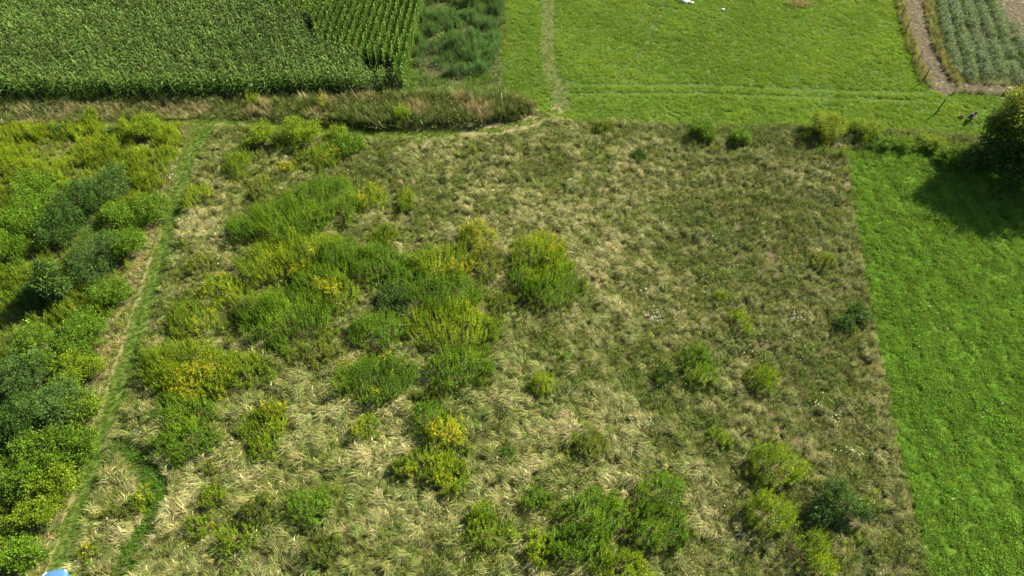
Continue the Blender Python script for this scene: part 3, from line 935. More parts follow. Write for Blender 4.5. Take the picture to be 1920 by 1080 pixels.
# ---------------------------------------------------------------- feathery crop beside the corn
x, y, u, v = view_points(14)
k = inside(R_FEATHER, x, y); x, y = x[k], y[k]
n = len(x)
m = fbm(x, y, 1.5, 81)
scatter('feathery_crop', x, y, 0, RNG.uniform(0, TAU, n), RNG.uniform(.75, 1.0, n) * (.15 + 1.8 * np.clip(m - .15, 0, 1)), RNG.integers(0, 6, n), jit((.095, .195, .060), n, .16, .06) * (.75 + .5 * fbm(x, y, 4, 83))[:, None], C_FEATHER)
x, y, u, v = view_points(10)
k = inside(R_VERGE, x, y) | (inside(R_FEATHER, x, y) & (RNG.random(len(x)) < .2)); x, y = x[k], y[k]
n = len(x)
scatter('verge_weeds', x, y, 0, RNG.uniform(0, TAU, n), RNG.uniform(.7, 1.5, n) * (.5 + fbm(x, y, 1.2, 85)), RNG.integers(0, 6, n), jit((.11, .20, .028), n, .22, .1), C_WEED)

# ---------------------------------------------------------------- potato-like rows at the upper right
pot = []
for k in range(3):
    g = Geo(); m = 330
    d = nrm(RNG.normal(size=(m, 3)) * [1, 1, .8] + [0, 0, .25]); d[:, 2] = np.abs(d[:, 2])
    b = d * [.45, .45, .80] * (1 - .5 * RNG.random((m, 1)) ** 2) * (.8 + .4 * RNG.random((m, 1)))
    leaves(g, b, d + RNG.normal(0, .5, (m, 3)), RNG.uniform(.12, .24, m), .06, jit((.135, .205, .125), m, .25, .06), .15)
    pot.append(g.mesh('field_crop_plant', M_LEAF))
pd = nrm(np.array(at(1836, 0)[:2]) - np.array(at(1884, 152)[:2])); pn = np.array([pd[1], -pd[0]])
o = np.array(at(1881, 151)[:2])
for j in range(-5, 5):
    for i in range(0, 26):
        p = o + pn * j * 1.5 + pd * (i * 1.2 + (.3 if j % 2 else 0)) + RNG.normal(0, .1, 2)
        if inside(R_POTATO, p[:1], p[1:])[0] and not inside(R_STRAW, p[:1], p[1:])[0]:
            uu, vv = to_px(p[0], p[1])
            if vv < -40 or uu > 1990 or RNG.random() < .05:
                continue
            ob = bpy.data.objects.new('crop_plant', pot[int(RNG.integers(3))])
            ob.location = (*p, -.03); ob.rotation_euler = (0, 0, RNG.uniform(0, TAU)); s = RNG.uniform(.95, 1.3); ob.scale = (s, s, s * RNG.uniform(.8, 1.15))
            COL.objects.link(ob)
            tag(ob, 'bushy blue-green crop plant in the planted rows at the upper right', 'crop plant', 'crop plants in the rows at the upper right')

# ---------------------------------------------------------------- grasses
# brown grass bank under the corn
x, y, u, v = view_points(13)
k = inside(R_BANK, x, y) & ~inside(R_TRACK2, x, y); x, y, u, v = x[k], y[k], u[k], v[k]
n = len(x)
d = fbm(x, y, 2.2, 91); grn = smooth(.40, .54, fbm(x, y, 2.0, 95))[:, None]
tint = jit((.30, .265, .115), n, .22, .06) * (1 - grn) + jit((.125, .165, .035), n, .18, .08) * grn
hh = .7 + .75 * smooth(380, 620, u)
scatter('bank_grass', x, y, 0, RNG.uniform(0, TAU, n), RNG.uniform(.7, 1.1, n) * (.55 + .75 * d) * hh, RNG.integers(0, 6, n), tint, C_UP)
x2, y2, u2, v2 = view_points(7)
k = inside(R_BANK, x2, y2) & ~inside(R_TRACK2, x2, y2); x2, y2, u2 = x2[k], y2[k], u2[k]
n = len(x2)
scatter('bank_weeds', x2, y2, 0, RNG.uniform(0, TAU, n), RNG.uniform(.7, 1.6, n) * (.9 + .7 * smooth(380, 620, u2)) * (.5 + fbm(x2, y2, 1.1, 97)), RNG.integers(0, 6, n), jit((.11, .135, .032), n, .25, .12), C_WEED)

# the overgrown middle field: lodged straw grass over green undergrowth
x, y, u, v = view_points(46)
allgreen = inside(R_LANE_GRASS, x, y + 1.2 * (fbm(x, y, .9, 173) - .5)) | inside(R_MOWN, x + .9 * (fbm(x, y, .7, 175) - .45), y) | inside(R_CORN, x, y) | inside(R_FEATHER, x, y) | inside(R_BANK, x, y) | inside(R_VERGE, x, y) | inside(R_TRACK, x, y) | inside(R_TRACK2, x, y) | inside(R_STRAW, x, y) | inside(R_SOIL, x, y) | inside(R_POTATO, x, y) | inside(R_BARE, x, y)
leftf = inside(R_LEFT, x, y) & (RNG.random(len(x)) < .8)
wild = ~allgreen & ~leftf & ~in_clumps(x, y, .8)
runnel = path_dist(R_GREENLINE, x, y) < .55 + .4 * vn(x, y, 1.0, 5)
wild &= ~runnel
hole = fbm(x, y, .75, 177) + .35 * (fbm(x, y, 3.0, 179) - .5)
wild &= (hole > .33) | (RNG.random(len(x)) < .25)
X, Y, U, V_ = x[wild], y[wild], u[wild], v[wild]
n = len(X)
# how straw-like each spot is: palest low in the middle and inside the plot, olive on the right
straw = .50 + .10 * np.exp(-(((U - 400) / 110) ** 2 + ((V_ - 440) / 260) ** 2)) - .3 * smooth(196, 186, V_) + .16 * np.exp(-(((U - 640) / 420) ** 2 + ((V_ - 960) / 260) ** 2)) + .20 * np.exp(-(((U - 985) / 240) ** 2 + ((V_ - 420) / 300) ** 2)) - .02 * smooth(1120, 1420, U) + .06 * smooth(500, 330, U) - .35 * smooth(1560, 1620, U) * smooth(320, 290, V_) - .12 * smooth(1050, 1100, U) * smooth(285, 255, V_)
hum = .6 * fbm(X, Y, .7, 101) + .4 * fbm(X, Y, 2.0, 103)                              # tussocks
patch = fbm(X, Y, 5.0, 105, 4)
dry = straw + (hum - .5) * .85 + (patch - .5) * .65 + RNG.normal(0, .10, n)
isdry = dry > .51
isdry &= RNG.random(n) < .90 - .12 * smooth(1100, 1450, U)
ang = math.pi * .98 + 3.4 * (fbm(X, Y, 3.2, 111) - .5) + 2.6 * (vn(X, Y, .9, 115) - .5) + RNG.normal(0, .35, n)
k = isdry & (RNG.random(n) < .72)
m = k.sum()
lite = smooth(.52, .95, dry[k])[:, None]
tint = jit((.150, .180, .040), m, .24, .09) * (1 - lite) + jit((.355, .325, .140), m, .16, .05) * lite
tint *= (1 - .10 * smooth(1120, 1420, U[k]))[:, None]
scl = RNG.uniform(.5, .95, m) * (.35 + .8 * hum[k] + .35 * (fbm(X[k], Y[k], 6, 118) - .5))
scl = scl * (1 + .32 * smooth(560, 820, V_[k]) * smooth(1500, 1150, U[k]))
scl3 = np.stack([scl * (1.05 - .2 * smooth(1100, 1450, U[k])), scl, scl * 1.2], 1)
scatter('dry_grass', X[k], Y[k], .02 + .22 * smooth(.35, .75, hum[k]), ang[k], scl3, RNG.integers(0, 8, m), tint, C_LODGED)
k = (~isdry & (RNG.random(n) < .75)) | (RNG.random(n) < .10)
m = k.sum()
dk = smooth(.5, .2, dry[k])[:, None]
tint = jit((.165, .21, .034), m, .22, .10) * (1 - dk) + jit((.095, .155, .022), m, .24, .10) * dk
scatter('undergrowth', X[k], Y[k], 0, RNG.uniform(0, TAU, m), RNG.uniform(.5, 1.15, m) * (.45 + .8 * fbm(X[k], Y[k], 1.0, 121)) * RNG.choice([.55, .7, .85, 1.25], m), RNG.integers(0, 6, m), tint, C_WEED)
k = (RNG.random(n) < .012) & (fbm(X, Y, 3.5, 195) > .46)
m = k.sum()
scatter('dark_weeds', X[k], Y[k], 0, RNG.uniform(0, TAU, m), np.c_[RNG.uniform(1.0, 2.0, (m, 1)) * np.ones((1, 2)), RNG.uniform(1.3, 2.2, m)], RNG.integers(0, 6, m), jit((.075, .125, .020), m, .25, .1), C_WEED)
k = RNG.random(n) < .20
m = k.sum()
tint = jit((.18, .195, .050), m, .22, .08)
scatter('standing_grass', X[k], Y[k], 0, RNG.uniform(0, TAU, m), RNG.uniform(.35, .8, m) * (.5 + .8 * hum[k]), RNG.integers(0, 6, m), tint, C_UP)

near = np.full(n, 9.0)
for E in CL_GROUND:
    for (x0, y0, a, b) in E:
        if a > .45:
            near = np.minimum(near, np.hypot((X - x0) / a, (Y - y0) / b))
lush = smooth(1.75, 1.0, near) * smooth(.45, .6, fbm(X, Y, 1.6, 183)) + .25 * smooth(.62, .7, fbm(X, Y, 2.2, 185)) * (U < 1150)
k = RNG.random(n) < lush * .22
m = k.sum()
mixc = RNG.random((m, 1))
tint = jit((.155, .225, .014), m, .2, .08) * mixc + jit((.10, .18, .016), m, .2, .08) * (1 - mixc)
scatter('loose_goldenrod', X[k], Y[k], 0, RNG.uniform(0, TAU, m), RNG.uniform(.45, .95, m), RNG.integers(0, 7, m), tint, C_GOLD, RNG.normal(0, .1, (m, 2)))

# the field left of the track: tall goldenrod with grass near the track
lf = leftf & ~in_clumps(x, y, .75)
X, Y, U, V_ = x[lf], y[lf], u[lf], v[lf]
n = len(X)
dt = path_dist(RUT_L, X, Y)
p = fbm(X, Y, 4.0, 131)
dens = smooth(.8, 2.4, dt) * (.62 + .38 * smooth(.3, .5, p)) * (.45 + .55 * smooth(.32, .46, fbm(X, Y, 1.7, 193)))
k = RNG.random(n) < dens * .5
m = k.sum()
br = smooth(520, 240, V_[k])[:, None]
tint = jit((.125, .205, .014), m, .18, .08) * (1 - br) + jit((.165, .245, .012), m, .17, .08) * br
tint *= (.75 + .5 * fbm(X[k], Y[k], 2.2, 135))[:, None]
scatter('goldenrod_growth', X[k], Y[k], 0, RNG.uniform(0, TAU, m), RNG.uniform(.75, 1.1, m) * (.45 + 1.15 * fbm(X[k], Y[k], 1.6, 137)), RNG.integers(0, 7, m), tint, C_GOLD, RNG.normal(0, .08, (m, 2)))
k = RNG.random(n) < (1 - dens) * .5 + .01
m = k.sum()
ang = math.pi + 2.5 * (fbm(X, Y, 2.5, 141) - .5) + RNG.normal(0, .4, n)
scatter('trackside_grass', X[k], Y[k], .02, ang[k], RNG.uniform(.5, .95, m), RNG.integers(0, 8, m), jit((.235, .205, .075), m, .22, .08), C_LODGED)
k = RNG.random(n) < (1 - dens) * .35 + .03
m = k.sum()
scatter('trackside_weeds', X[k], Y[k], 0, RNG.uniform(0, TAU, m), RNG.uniform(.4, 1.0, m), RNG.integers(0, 6, m), jit((.13, .175, .03), m, .2, .1), C_WEED)

# meadow, green field, tracks
x, y, u, v = view_points(32)
ridge = [path_dist([(1050, 160), (1300, 160), (1480, 168), (1730, 176)], x, y) < .35, path_dist([(1100, 176), (1300, 176), (1500, 182), (1735, 190)], x, y) < .3]
lane = path_dist(LANE, x, y)
trail = np.minimum(path_dist(TRAIL_A, x, y), path_dist(TRAIL_B, x, y))
k = inside(R_LANE_GRASS, x, y) & ((lane > .6 + .35 * vn(x, y, .8, 7)) | (RNG.random(len(x)) < .36)) & (trail > .16 * vn(x, y, .7, 8)) & ~inside(R_STRAW, x, y) & ~in_clumps(x, y, .4)
mx_ = ridge[0] | ridge[1]
X, Y, U, V_, rd = x[k], y[k], u[k], v[k], mx_[k]
m = len(X)
h = fbm(X, Y, .9, 151); big = fbm(X, Y, 7, 155)
yel = smooth(.35, .65, fbm(X, Y, 2.5, 158))[:, None]
tint = (jit((.190, .295, .030), m, .16, .08) * yel + jit((.155, .265, .027), m, .13, .07) * (1 - yel)) * (.85 + .3 * big)[:, None]
scatter('meadow_grass', X, Y, 0, RNG.uniform(0, TAU, m), RNG.uniform(.6, 1.0, m) * (.45 + 1.0 * h) * np.where(rd, .5, 1) * np.where(path_dist(LANE, X, Y) < .8, .55, 1), RNG.integers(0, 7, m), tint, C_MEADOW)
wx = x + 1.1 * (fbm(x, y, .9, 171) - .5)
k = inside(R_MOWN, wx, y) & ~in_clumps(x, y, .4)
X, Y, U, V_ = x[k], y[k], u[k], v[k]
m = len(X)
rot = .22
h = fbm(X * math.cos(rot) - Y * math.sin(rot), (X * math.sin(rot) + Y * math.cos(rot)) * .6, .85, 161)
big = fbm(X, Y, 5, 165)
md = (X - at(1584, 285)[0]) * math.cos(.045) + (Y - at(1584, 285)[1]) * math.sin(.045)
row = np.sin(md * TAU / 1.7 + 1.5 * fbm(X, Y, 4, 187))
h = h + .05 * row - .22 * (np.abs(md - 1.1 - .4 * vn(X, Y, 5, 189)) < .14) - .2 * (np.abs(md - 7.5 - 1.2 * vn(X, Y, 9, 191)) < .18)
tint = jit((.138, .252, .027), m, .19, .09) * (1 + .07 * row[:, None]) * (.76 + .48 * fbm(X, Y, .7, 167))[:, None]
scatter('green_field_grass', X, Y, 0, RNG.uniform(0, TAU, m), RNG.uniform(.75, 1.15, m) * (.62 + 1.35 * np.clip(h - .2, 0, 1)), RNG.integers(0, 7, m), tint, C_MEADOW)
k = (inside(R_TRACK, x, y) & ((path_dist(RUT_L, x, y) > .16 * vn(x, y, .9, 181)) & (RNG.random(len(x)) < .97))) | (inside(R_TRACK2, x, y) & (path_dist(RUT_A, x, y) > .36 * vn(x, y, .6, 199)) & (path_dist(RUT_B, x, y) > .36 * vn(x, y, .6, 198))) | (path_dist(R_GREENLINE, x, y) < .5 + .5 * vn(x, y, 1.1, 197)) | ((lane < 1.0) & (RNG.random(len(x)) < .18) & (v < 205))
X, Y, U, V_ = x[k], y[k], u[k], v[k]
m = len(X)
ctr = path_dist(TRACK_L, X, Y)
run = path_dist(R_GREENLINE, X, Y) < 1.05
g_ = smooth(.75, .3, path_dist([(a + w * .22, b) for (a, b), w in zip(TRACK_L, TRACK_W)], X, Y))[:, None]
g_ = np.where(run[:, None], 1, g_)
tint = jit((.090, .185, .018), m, .17, .08) * g_ + jit((.135, .20, .022), m, .16, .07) * (1 - g_)
scatter('track_grass', X, Y, 0, RNG.uniform(0, TAU, m), RNG.uniform(.35, .65, m) * np.where(run, 1.7, 1.1), RNG.integers(0, 7, m), tint, C_MEADOW)

# dry fringes of the bare strip and loose straw on it
x, y, u, v = view_points(22)
f1 = path_dist([(1672, -40), (1690, 20), (1700, 60), (1716, 110), (1734, 160)], x, y)
f2 = path_dist([(1734, -40), (1744, 40), (1762, 100), (1792, 155)], x, y)
k = (np.minimum(f1, f2) < .55)
X, Y = x[k], y[k]; m = len(X)
scatter('fringe_grass', X, Y, 0, RNG.uniform(0, TAU, m), RNG.uniform(.35, .75, m), RNG.integers(0, 6, m), jit((.31, .295, .10), m, .2, .07), C_UP)
k = (inside(R_STRAW, x, y) | inside(R_SOIL, x, y) | inside(R_BARE, x, y)) & (RNG.random(len(x)) < .22)
X, Y = x[k], y[k]; m = len(X)
scatter('loose_straw', X, Y, .0, RNG.uniform(0, TAU, m), np.c_[np.full((m, 2), .55), np.full(m, .3)], RNG.integers(0, 8, m), jit((.17, .145, .08), m, .4, .05), C_LODGED)
k = inside(R_POTATO, x, y) & (RNG.random(len(x)) < .4)
X, Y = x[k], y[k]; m = len(X)
scatter('crop_row_weeds', X, Y, 0, RNG.uniform(0, TAU, m), RNG.uniform(.5, 1.0, m), RNG.integers(0, 6, m), jit((.085, .175, .025), m, .2, .08), C_WEED)
# rough herbs on the meadow edge between meadow and overgrown field
edge = path_dist([(1040, 246), (1150, 244), (1330, 254), (1480, 254), (1600, 258), (1700, 262), (1830, 272)], x, y)
k = (edge < 1.3) & (RNG.random(len(x)) < .6)
X, Y = x[k], y[k]; m = len(X)
scatter('edge_herbs', X, Y, 0, RNG.uniform(0, TAU, m), RNG.uniform(.7, 1.3, m), RNG.integers(0, 6, m), jit((.12, .155, .03), m, .2, .1), C_WEED)

# white umbels and daisies
fx = [(940, 130, 22, 35, 30), (850, 130, 45, 16, 26), (800, 118, 20, 8, 14), (318, 312, 14, 34, 40), (322, 330, 8, 16, 16), (60, 200, 70, 12, 60), (1490, 592, 14, 10, 26), (1225, 590, 16, 10, 34),
      (1265, 585, 20, 10, 16), (820, 952, 9, 9, 14), (1180, 110, 26, 26, 16), (1085, 110, 24, 30, 24), (1226, 50, 12, 30, 20), (1540, 760, 12, 12, 16), (1570, 780, 10, 8, 12), (1600, 845, 18, 8, 14),
      (1045, 170, 40, 30, 24), (285, 1010, 12, 22, 10), (1350, 470, 90, 80, 30), (1430, 400, 120, 90, 26), (1080, 475, 22, 12, 14), (1105, 500, 14, 10, 12), (1700, 190, 60, 8, 20), (1200, 790, 24, 10, 20),
      (345, 430, 10, 34, 24), (410, 480, 40, 60, 24), (1500, 640, 120, 60, 30), (900, 180, 34, 14, 22), (250, 800, 12, 14, 8), (1800, 700, 100, 260, 18), (1340, 530, 40, 60, 16), (660, 330, 120, 40, 26), (1380, 990, 120, 60, 14), (1650, 1070, 10, 8, 10), (1210, 545, 10, 8, 12)]
g = Geo()
for (u0, v0, su, sv, n) in fx:
    uu, vv = RNG.normal(u0, su * .6, n), RNG.normal(v0, sv * .6, n)
    for a, b in zip(uu, vv):
        px, py, _ = at(a, b, .5)
        c = np.array([px, py, RNG.uniform(.35, .6)])
        q = RNG.uniform(.025, .055)
        K = 5
        az = np.arange(K) * TAU / K + RNG.uniform(0, 1)
        base = np.tile(c, (K, 1))
        leaves(g, base, np.stack([np.cos(az), np.sin(az), np.full(K, .1)], 1), q, q * .8, jit((.62, .60, .52), K, .1, .03))
        blades(g, np.array([[px, py, 0]]), np.array([0.]), .02, c[2], .012, np.array([[.10, .13, .04]]), 2, 0)
tag(g.build('white_wildflowers', M_WHITE), kind='stuff')

# ---------------------------------------------------------------- stakes
M_WOOD = leaf_mat('weathered_wood', trans=0, rough=.85, spec=.2)


def stake(b, h, r, col, lean, label, name='wooden_stake'):
    x0, y0, _ = at(*b)
    g = Geo()
    tube(g, [(0, 0, -.1), (lean[0] * .5 + .01, lean[1] * .5, h * .5), (lean[0], lean[1], h * .97), (lean[0], lean[1], h)], [r * 1.1, r, r * .9, r * .5], col, 7)
    ob = g.build(name, M_WOOD)
    ob.location = (x0, y0, 0)
    return tag(ob, label, 'stake', 'stakes along the field edges')


DW = (.035, .03, .025)
stake((1689, 30), 1.6, .04, DW, (.05, 0), 'dark thin stake farthest up the bare straw strip')
stake((1696, 62), 1.7, .04, DW, (.05, .1), 'dark thin stake second down along the bare straw strip')
stake((1718, 119), 1.6, .04, DW, (0, .05), 'dark thin stake third down along the bare straw strip')
stake((1727, 156), 1.8, .05, DW, (.1, 0), 'dark thick stake at the lower corner of the bare straw strip')
stake((1752, 216), 1.8, .06, DW, (.25, .1), 'dark leaning post standing in the grass left of the person')
stake((942, 199), 1.5, .045, (.75, .72, .66), (-.08, 0), 'thin white marker stake above the sandy track bend', 'marker_stake')
stake((957, 206), .7, .04, (.5, .45, .36), (0, 0), 'short pale stake right below the white marker stake')

# pale stones at the top of the meadow
M_STONE = plain_mat('limestone', (.45, .44, .41), .9, 0, .2, .3, 6)


def stone(u, v, sx, sy, sz, label):
    x0, y0, _ = at(u, v)
    g = Geo()
    nlat, nlon = 6, 10
    V = []
    for i in range(nlat + 1):
        th = math.pi * i / nlat
        for j in range(nlon):
            ph = TAU * j / nlon
            p = np.array([math.sin(th) * math.cos(ph), math.sin(th) * math.sin(ph), math.cos(th)])
            k = 1 + .45 * (vn(p[0] * 2 + u, p[1] * 2 + p[2] * 1.7, .7, 3) - .5)
            V.append(p * k * [sx, sy, sz])
    F = []
    for i in range(nlat):
        for j in range(nlon):
            a, b = i * nlon + j, i * nlon + (j + 1) % nlon
            F += [[a, a + nlon, b + nlon], [a, b + nlon, b]]
    g.add(V, F, (.5, .5, .5))
    ob = g.build('field_stone', M_STONE)
    ob.location = (x0, y0, sz * .5)
    return tag(ob, label, 'stone', 'stones in the meadow')


stone(1284, 4, .6, .45, .25, 'larger pale stone lying in the meadow at the top')
stone(1297, 7, .3, .25, .16, 'small pale stone beside the larger one in the meadow')
stone(1355, 19, .28, .2, .12, 'small grey stone lying alone in the meadow')
# dry tussock at the top of the meadow
g = Geo(); n = 260
x0, y0, _ = at(1498, 10)
b = P3(n, 1.0) * [1.6, .7, 1]
blades(g, b, RNG.uniform(0, TAU, n), RNG.uniform(.2, .6, n), RNG.uniform(.2, .6, n), .04, jit((.27, .21, .10), n, .2, .06), 3, .5)
ob = g.build('dry_grass_clump', M_LEAF); ob.location = (x0, y0, 0)
tag(ob, 'clump of dry brown grass left standing at the top of the meadow', 'grass clump')

# ---------------------------------------------------------------- person crouching beside the large tree
def skinned(name, verts, edges, radii, mat, parent, sub=2):
    me = bpy.data.meshes.new(name)
    me.from_pydata(verts, edges, [])
    ob = bpy.data.objects.new(name, me)
    COL.objects.link(ob)
    md = ob.modifiers.new('skin', 'SKIN')
    for i, r in enumerate(radii):
        sv = me.skin_vertices[0].data[i]
        sv.radius = (r, r) if not isinstance(r, tuple) else r
    me.skin_vertices[0].data[0].use_root = True
    s = ob.modifiers.new('sub', 'SUBSURF'); s.levels = sub; s.render_levels = sub
    me.materials.append(mat)
    ob.parent = parent
    return ob


M_SKIN = plain_mat('skin', (.48, .29, .20), .55, 0, .4, .08, 30)
M_SHIRT = plain_mat('blue_cloth', (.05, .10, .16), .85, 0, .2, .2, 14)
M_TROUS = plain_mat('grey_cloth', (.10, .10, .13), .9, 0, .2, .2, 14)
M_HAIR = plain_mat('dark_hair', (.02, .016, .013), .6, 0, .3, .3, 40)
M_SHOE = plain_mat('shoe', (.04, .035, .03), .7)
px_, py_, _ = at(1815, 224)
per = empty('person', (px_, py_, 0)); per.rotation_euler = (0, 0, math.radians(-50))
tag(per, 'person with dark hair and blue top crouching in the grass by the large tree', 'person')
# facing +x, squatting: pelvis low, knees forward, back bent, arms reaching down in front
body_v = [(0, 0, .36), (.05, 0, .52), (.13, 0, .68), (.22, 0, .82), (.28, 0, .90), (.33, 0, .98), (.38, 0, 1.05)]
body_r = [.125, .12, .13, .125, .055, .085, .07]
body_e = [(0, 1), (1, 2), (2, 3), (3, 4), (4, 5), (5, 6)]
for s in (-1, 1):
    b0 = len(body_v)
    body_v += [(.02, s * .10, .34), (.38, s * .17, .46), (.22, s * .15, .25), (.14, s * .14, .07), (.22, s * .15, .04), (.31, s * .16, .03)]
    body_r += [.09, .062, .052, .038, .036, .028]
    body_e += [(0, b0), (b0, b0 + 1), (b0 + 1, b0 + 2), (b0 + 2, b0 + 3), (b0 + 3, b0 + 4), (b0 + 4, b0 + 5)]
    b1 = len(body_v)
    body_v += [(.21, s * .17, .80), (.37, s * .22, .60), (.56, s * .13, .47), (.62, s * .11, .42)]
    body_r += [.06, .042, .033, .03]
    body_e += [(3, b1), (b1, b1 + 1), (b1 + 1, b1 + 2), (b1 + 2, b1 + 3)]
    for f in range(5):
        b2 = len(body_v)
        oy = (f - 2) * .018 * s if f < 4 else -.035 * s
        ln = (.055, .07, .075, .065, .045)[f]
        body_v += [(.64, s * .11 + oy, .40), (.64 + ln * .5, s * .11 + oy * 1.3, .375), (.64 + ln * .8, s * .11 + oy * 1.3, .335)]
        body_r += [.010, .009, .007]
        body_e += [(b1 + 3, b2), (b2, b2 + 1), (b2 + 1, b2 + 2)]
skinned('body', body_v, body_e, body_r, M_SKIN, per)
# clothes follow the body a little outside it
skinned('shirt', [(.0, 0, .44), (.05, 0, .54), (.13, 0, .68), (.22, 0, .82), (.21, .17, .80), (.33, .21, .65), (.21, -.17, .80), (.33, -.21, .65)], [(0, 1), (1, 2), (2, 3), (3, 4), (4, 5), (3, 6), (6, 7)], [.14, .14, .148, .14, .075, .058, .075, .058], M_SHIRT, per)
skinned('trousers', [(0, 0, .37), (.02, .10, .35), (.385, .17, .465), (.22, .15, .25), (.15, .14, .12), (.02, -.10, .35), (.385, -.17, .465), (.22, -.15, .25), (.15, -.14, .12)], [(0, 1), (1, 2), (2, 3), (3, 4), (0, 5), (5, 6), (6, 7), (7, 8)], [.145, .11, .08, .07, .06, .11, .08, .07, .06], M_TROUS, per)
skinned('hair', [(.30, 0, .99), (.345, 0, 1.05), (.40, 0, 1.10), (.26, 0, .93)], [(0, 1), (1, 2), (0, 3)], [.095, .10, .06, .05], M_HAIR, per)
for s in (-1, 1):
    skinned('shoe', [(.12, s * .14, .05), (.22, s * .15, .045), (.33, s * .16, .035)], [(0, 1), (1, 2)], [.05, .048, .035], M_SHOE, per)
# wicker basket beside the person
g = Geo()
R0 = []
for i, (r, z) in enumerate([(.02, .03), (.17, .03), (.24, .28), (.26, .30), (.23, .28), (.16, .06), (.02, .06)]):
    for k in range(14):
        R0.append((r * math.cos(TAU * k / 14), r * math.sin(TAU * k / 14), z))
F = []
for i in range(6):
    for k in range(14):
        a, b = i * 14 + k, i * 14 + (k + 1) % 14
        F += [[a, b, b + 14], [a, b + 14, a + 14]]
g.add(R0, F, (.20, .17, .13))
bk = empty('basket', (*at(1801, 222)[:2], 0))
tag(bk, 'round greyish basket on the grass left of the crouching person', 'basket')
g.build('bowl', M_WOOD, bk)
g = Geo()
tube(g, [(.25 * math.cos(t), 0, .29 + .25 * math.sin(t)) for t in np.linspace(0, math.pi, 9)], [.014] * 9, (.18, .15, .11), 5)
g.build('handle', M_WOOD, bk)

# ---------------------------------------------------------------- pale blue car on the grass track
M_PAINT = plain_mat('pale_blue_paint', (.12, .30, .58), .18, .55, .6, .03, 3, 1.0)
M_GLASS = plain_mat('car_glass', (.02, .025, .03), .05, 0, .8, .1, 2)
M_RUB = plain_mat('rubber', (.018, .018, .018), .85)
M_RIM = plain_mat('alloy', (.5, .5, .52), .3, .9)
M_LAMP = plain_mat('headlight_glass', (.75, .78, .8), .1, .2, .8, .05)
M_TRIM = plain_mat('black_trim', (.02, .02, .02), .6)
M_RED = plain_mat('tail_lamp_glass', (.35, .01, .01), .15)


def grid_mesh(name, rows, mat, parent, closed=True, cap=True, sub=1):
    nr, nc = len(rows), len(rows[0])
    V = [p for r in rows for p in r]
    F = []
    for i in range(nr - 1):
        for j in range(nc if closed else nc - 1):
            a, b = i * nc + j, i * nc + (j + 1) % nc
            F.append((a, b, b + nc, a + nc))
    if cap:
        F.append(tuple(range(nc))[::-1]); F.append(tuple((nr - 1) * nc + j for j in range(nc)))
    me = bpy.data.meshes.new(name)
    me.from_pydata([tuple(map(float, p)) for p in V], [], F)
    me.polygons.foreach_set('use_smooth', np.ones(len(F), bool))
    me.materials.append(mat)
    ob = bpy.data.objects.new(name, me)
    COL.objects.link(ob)
    if sub:
        s = ob.modifiers.new('sub', 'SUBSURF'); s.levels = sub; s.render_levels = sub
    ob.parent = parent
    return ob


car = empty('parked_car', (0, 0, 0))
tag(car, 'pale blue car with a rounded bonnet on the grass track at the bottom edge', 'car')
# x forward from the rear (0) to the nose (4.0)
prof = [(0.0, .45, .80, .66), (.06, .30, .92, .76), (.5, .24, .98, .83), (1.2, .22, .96, .85), (2.2, .22, .95, .86), (2.75, .22, .94, .85), (3.2, .22, .89, .83), (3.6, .24, .80, .77), (3.85, .27, .70, .63), (3.97, .34, .60, .44), (4.0, .42, .52, .30)]
rows = []
for (x0, zb, zt, w) in prof:
    r = []
    for (fy, fz) in [(-.86, 0), (-1, .22), (-1.0, .62), (-.93, .88), (-.6, .985), (0, 1.02), (.6, .985), (.93, .88), (1.0, .62), (1, .22), (.86, 0), (0, -.02)]:
        r.append((x0, fy * w, zb + fz * (zt - zb)))
    rows.append(r)
grid_mesh('body', rows, M_PAINT, car, sub=2)
rows = []
for (x0, zb, zt, w0, w1) in [(.12, .90, .95, .70, .66), (.45, .92, 1.36, .76, .56), (.9, .92, 1.46, .78, .60), (1.7, .92, 1.48, .79, .61), (2.2, .92, 1.38, .79, .59), (2.72, .90, 1.05, .78, .70), (2.95, .88, .92, .74, .70)]:
    rows.append([(x0, -w0, zb), (x0, -w0 * .98, zb + (zt - zb) * .35), (x0, -w1 * 1.03, zt - .07), (x0, -w1 * .8, zt), (x0, 0, zt + .02), (x0, w1 * .8, zt), (x0, w1 * 1.03, zt - .07), (x0, w0 * .98, zb + (zt - zb) * .35), (x0, w0, zb)])
grid_mesh('glasshouse', rows, M_GLASS, car, sub=1)
rows = []
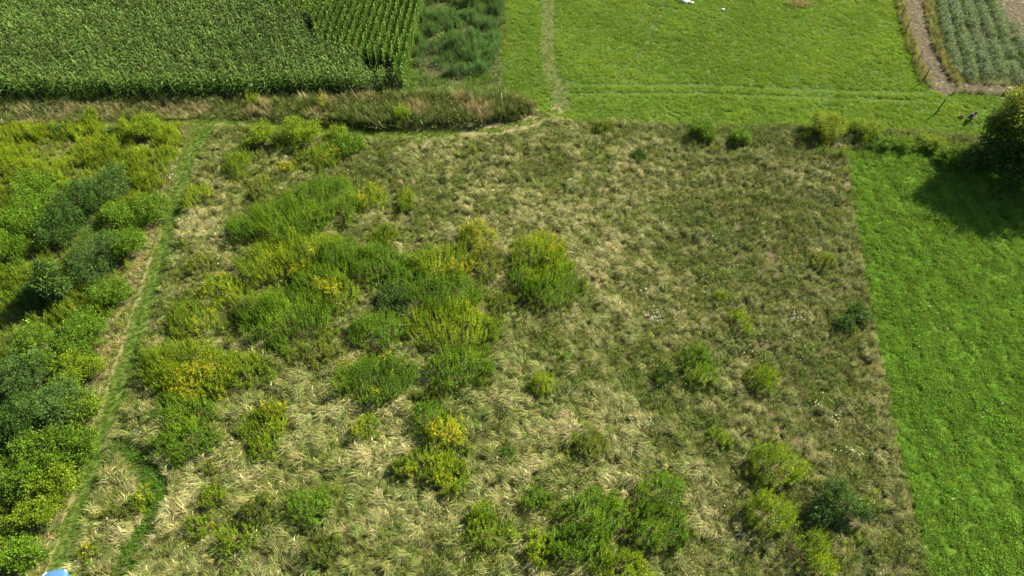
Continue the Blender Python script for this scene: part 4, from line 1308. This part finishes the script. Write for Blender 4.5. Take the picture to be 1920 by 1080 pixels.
for (x0, zt, w1) in [(.55, 1.40, .55), (.9, 1.478, .60), (1.3, 1.50, .61), (1.7, 1.498, .61), (2.1, 1.43, .59)]:
    rows.append([(x0, -w1 * 1.04, zt - .09), (x0, -w1 * .82, zt), (x0, 0, zt + .025), (x0, w1 * .82, zt), (x0, w1 * 1.04, zt - .09), (x0, w1 * .8, zt - .06), (x0, 0, zt - .04), (x0, -w1 * .8, zt - .06)])
grid_mesh('roof', rows, M_PAINT, car, sub=1)
for s in (-1, 1):
    g = Geo(); tube(g, [(2.72, s * .76, 1.0), (2.3, s * .66, 1.32), (2.1, s * .61, 1.43)], [.035, .033, .035], (.3, .5, .72), 6); g.build('windscreen_pillar', M_PAINT, car, True)
    hl = grid_mesh('headlight', [[(3.62 + .26 * t, s * (.70 - .22 * t), .66 + dz - .06 * t) for dz in (-.05, .05)] + [(3.55 + .26 * t, s * (.62 - .2 * t), .66 + dz - .06 * t) for dz in (.08, -.05)] for t in (0, .5, 1)], M_LAMP, car, sub=1)
    hl.location = (.06, s * .03, .02)
    grid_mesh('tail_lamp', [[(-.01 + dx, s * (.62 + dy), z) for dx, dy in ((0, 0), (-.02, .05), (.1, .13), (.1, .02))] for z in (.58, .72, .84)], M_RED, car, sub=1)
    mr = Geo(); tube(mr, [(2.5, s * .82, .98), (2.52, s * .95, 1.02), (2.52, s * 1.0, 1.02)], [.03, .09, .06], (.3, .5, .72), 8); mr.build('mirror', M_PAINT, car, True)
    for xw in (.72, 3.15):
        g = Geo()
        tube(g, [(xw, s * .64, .30), (xw, s * .67, .30), (xw, s * .82, .30), (xw, s * .85, .30)], [.25, .30, .30, .25], (0, 0, 0), 20)
        wh = g.build('wheel', M_RUB, car, True)
        g = Geo(); tube(g, [(xw, s * .80, .30), (xw, s * .856, .30)], [.19, .18], (0, 0, 0), 16); g.build('rim', M_RIM, wh)
grid_mesh('bumper', [[(3.9 - abs(y0) * abs(y0) * .55 + dx, y0, z) for dx, z in ((.0, .28), (.12, .30), (.13, .38), (.0, .42))] for y0 in np.linspace(-.66, .66, 9)], M_TRIM, car, sub=1)
n0, n1 = np.array(at(106, 1067, .6)[:2]), np.array(at(84, 1160, .6)[:2])
dv = nrm(n0 - n1)
car.rotation_euler = (0, 0, math.atan2(dv[1], dv[0]))
car.location = (*(n0 - dv * 4.0), 0.02)
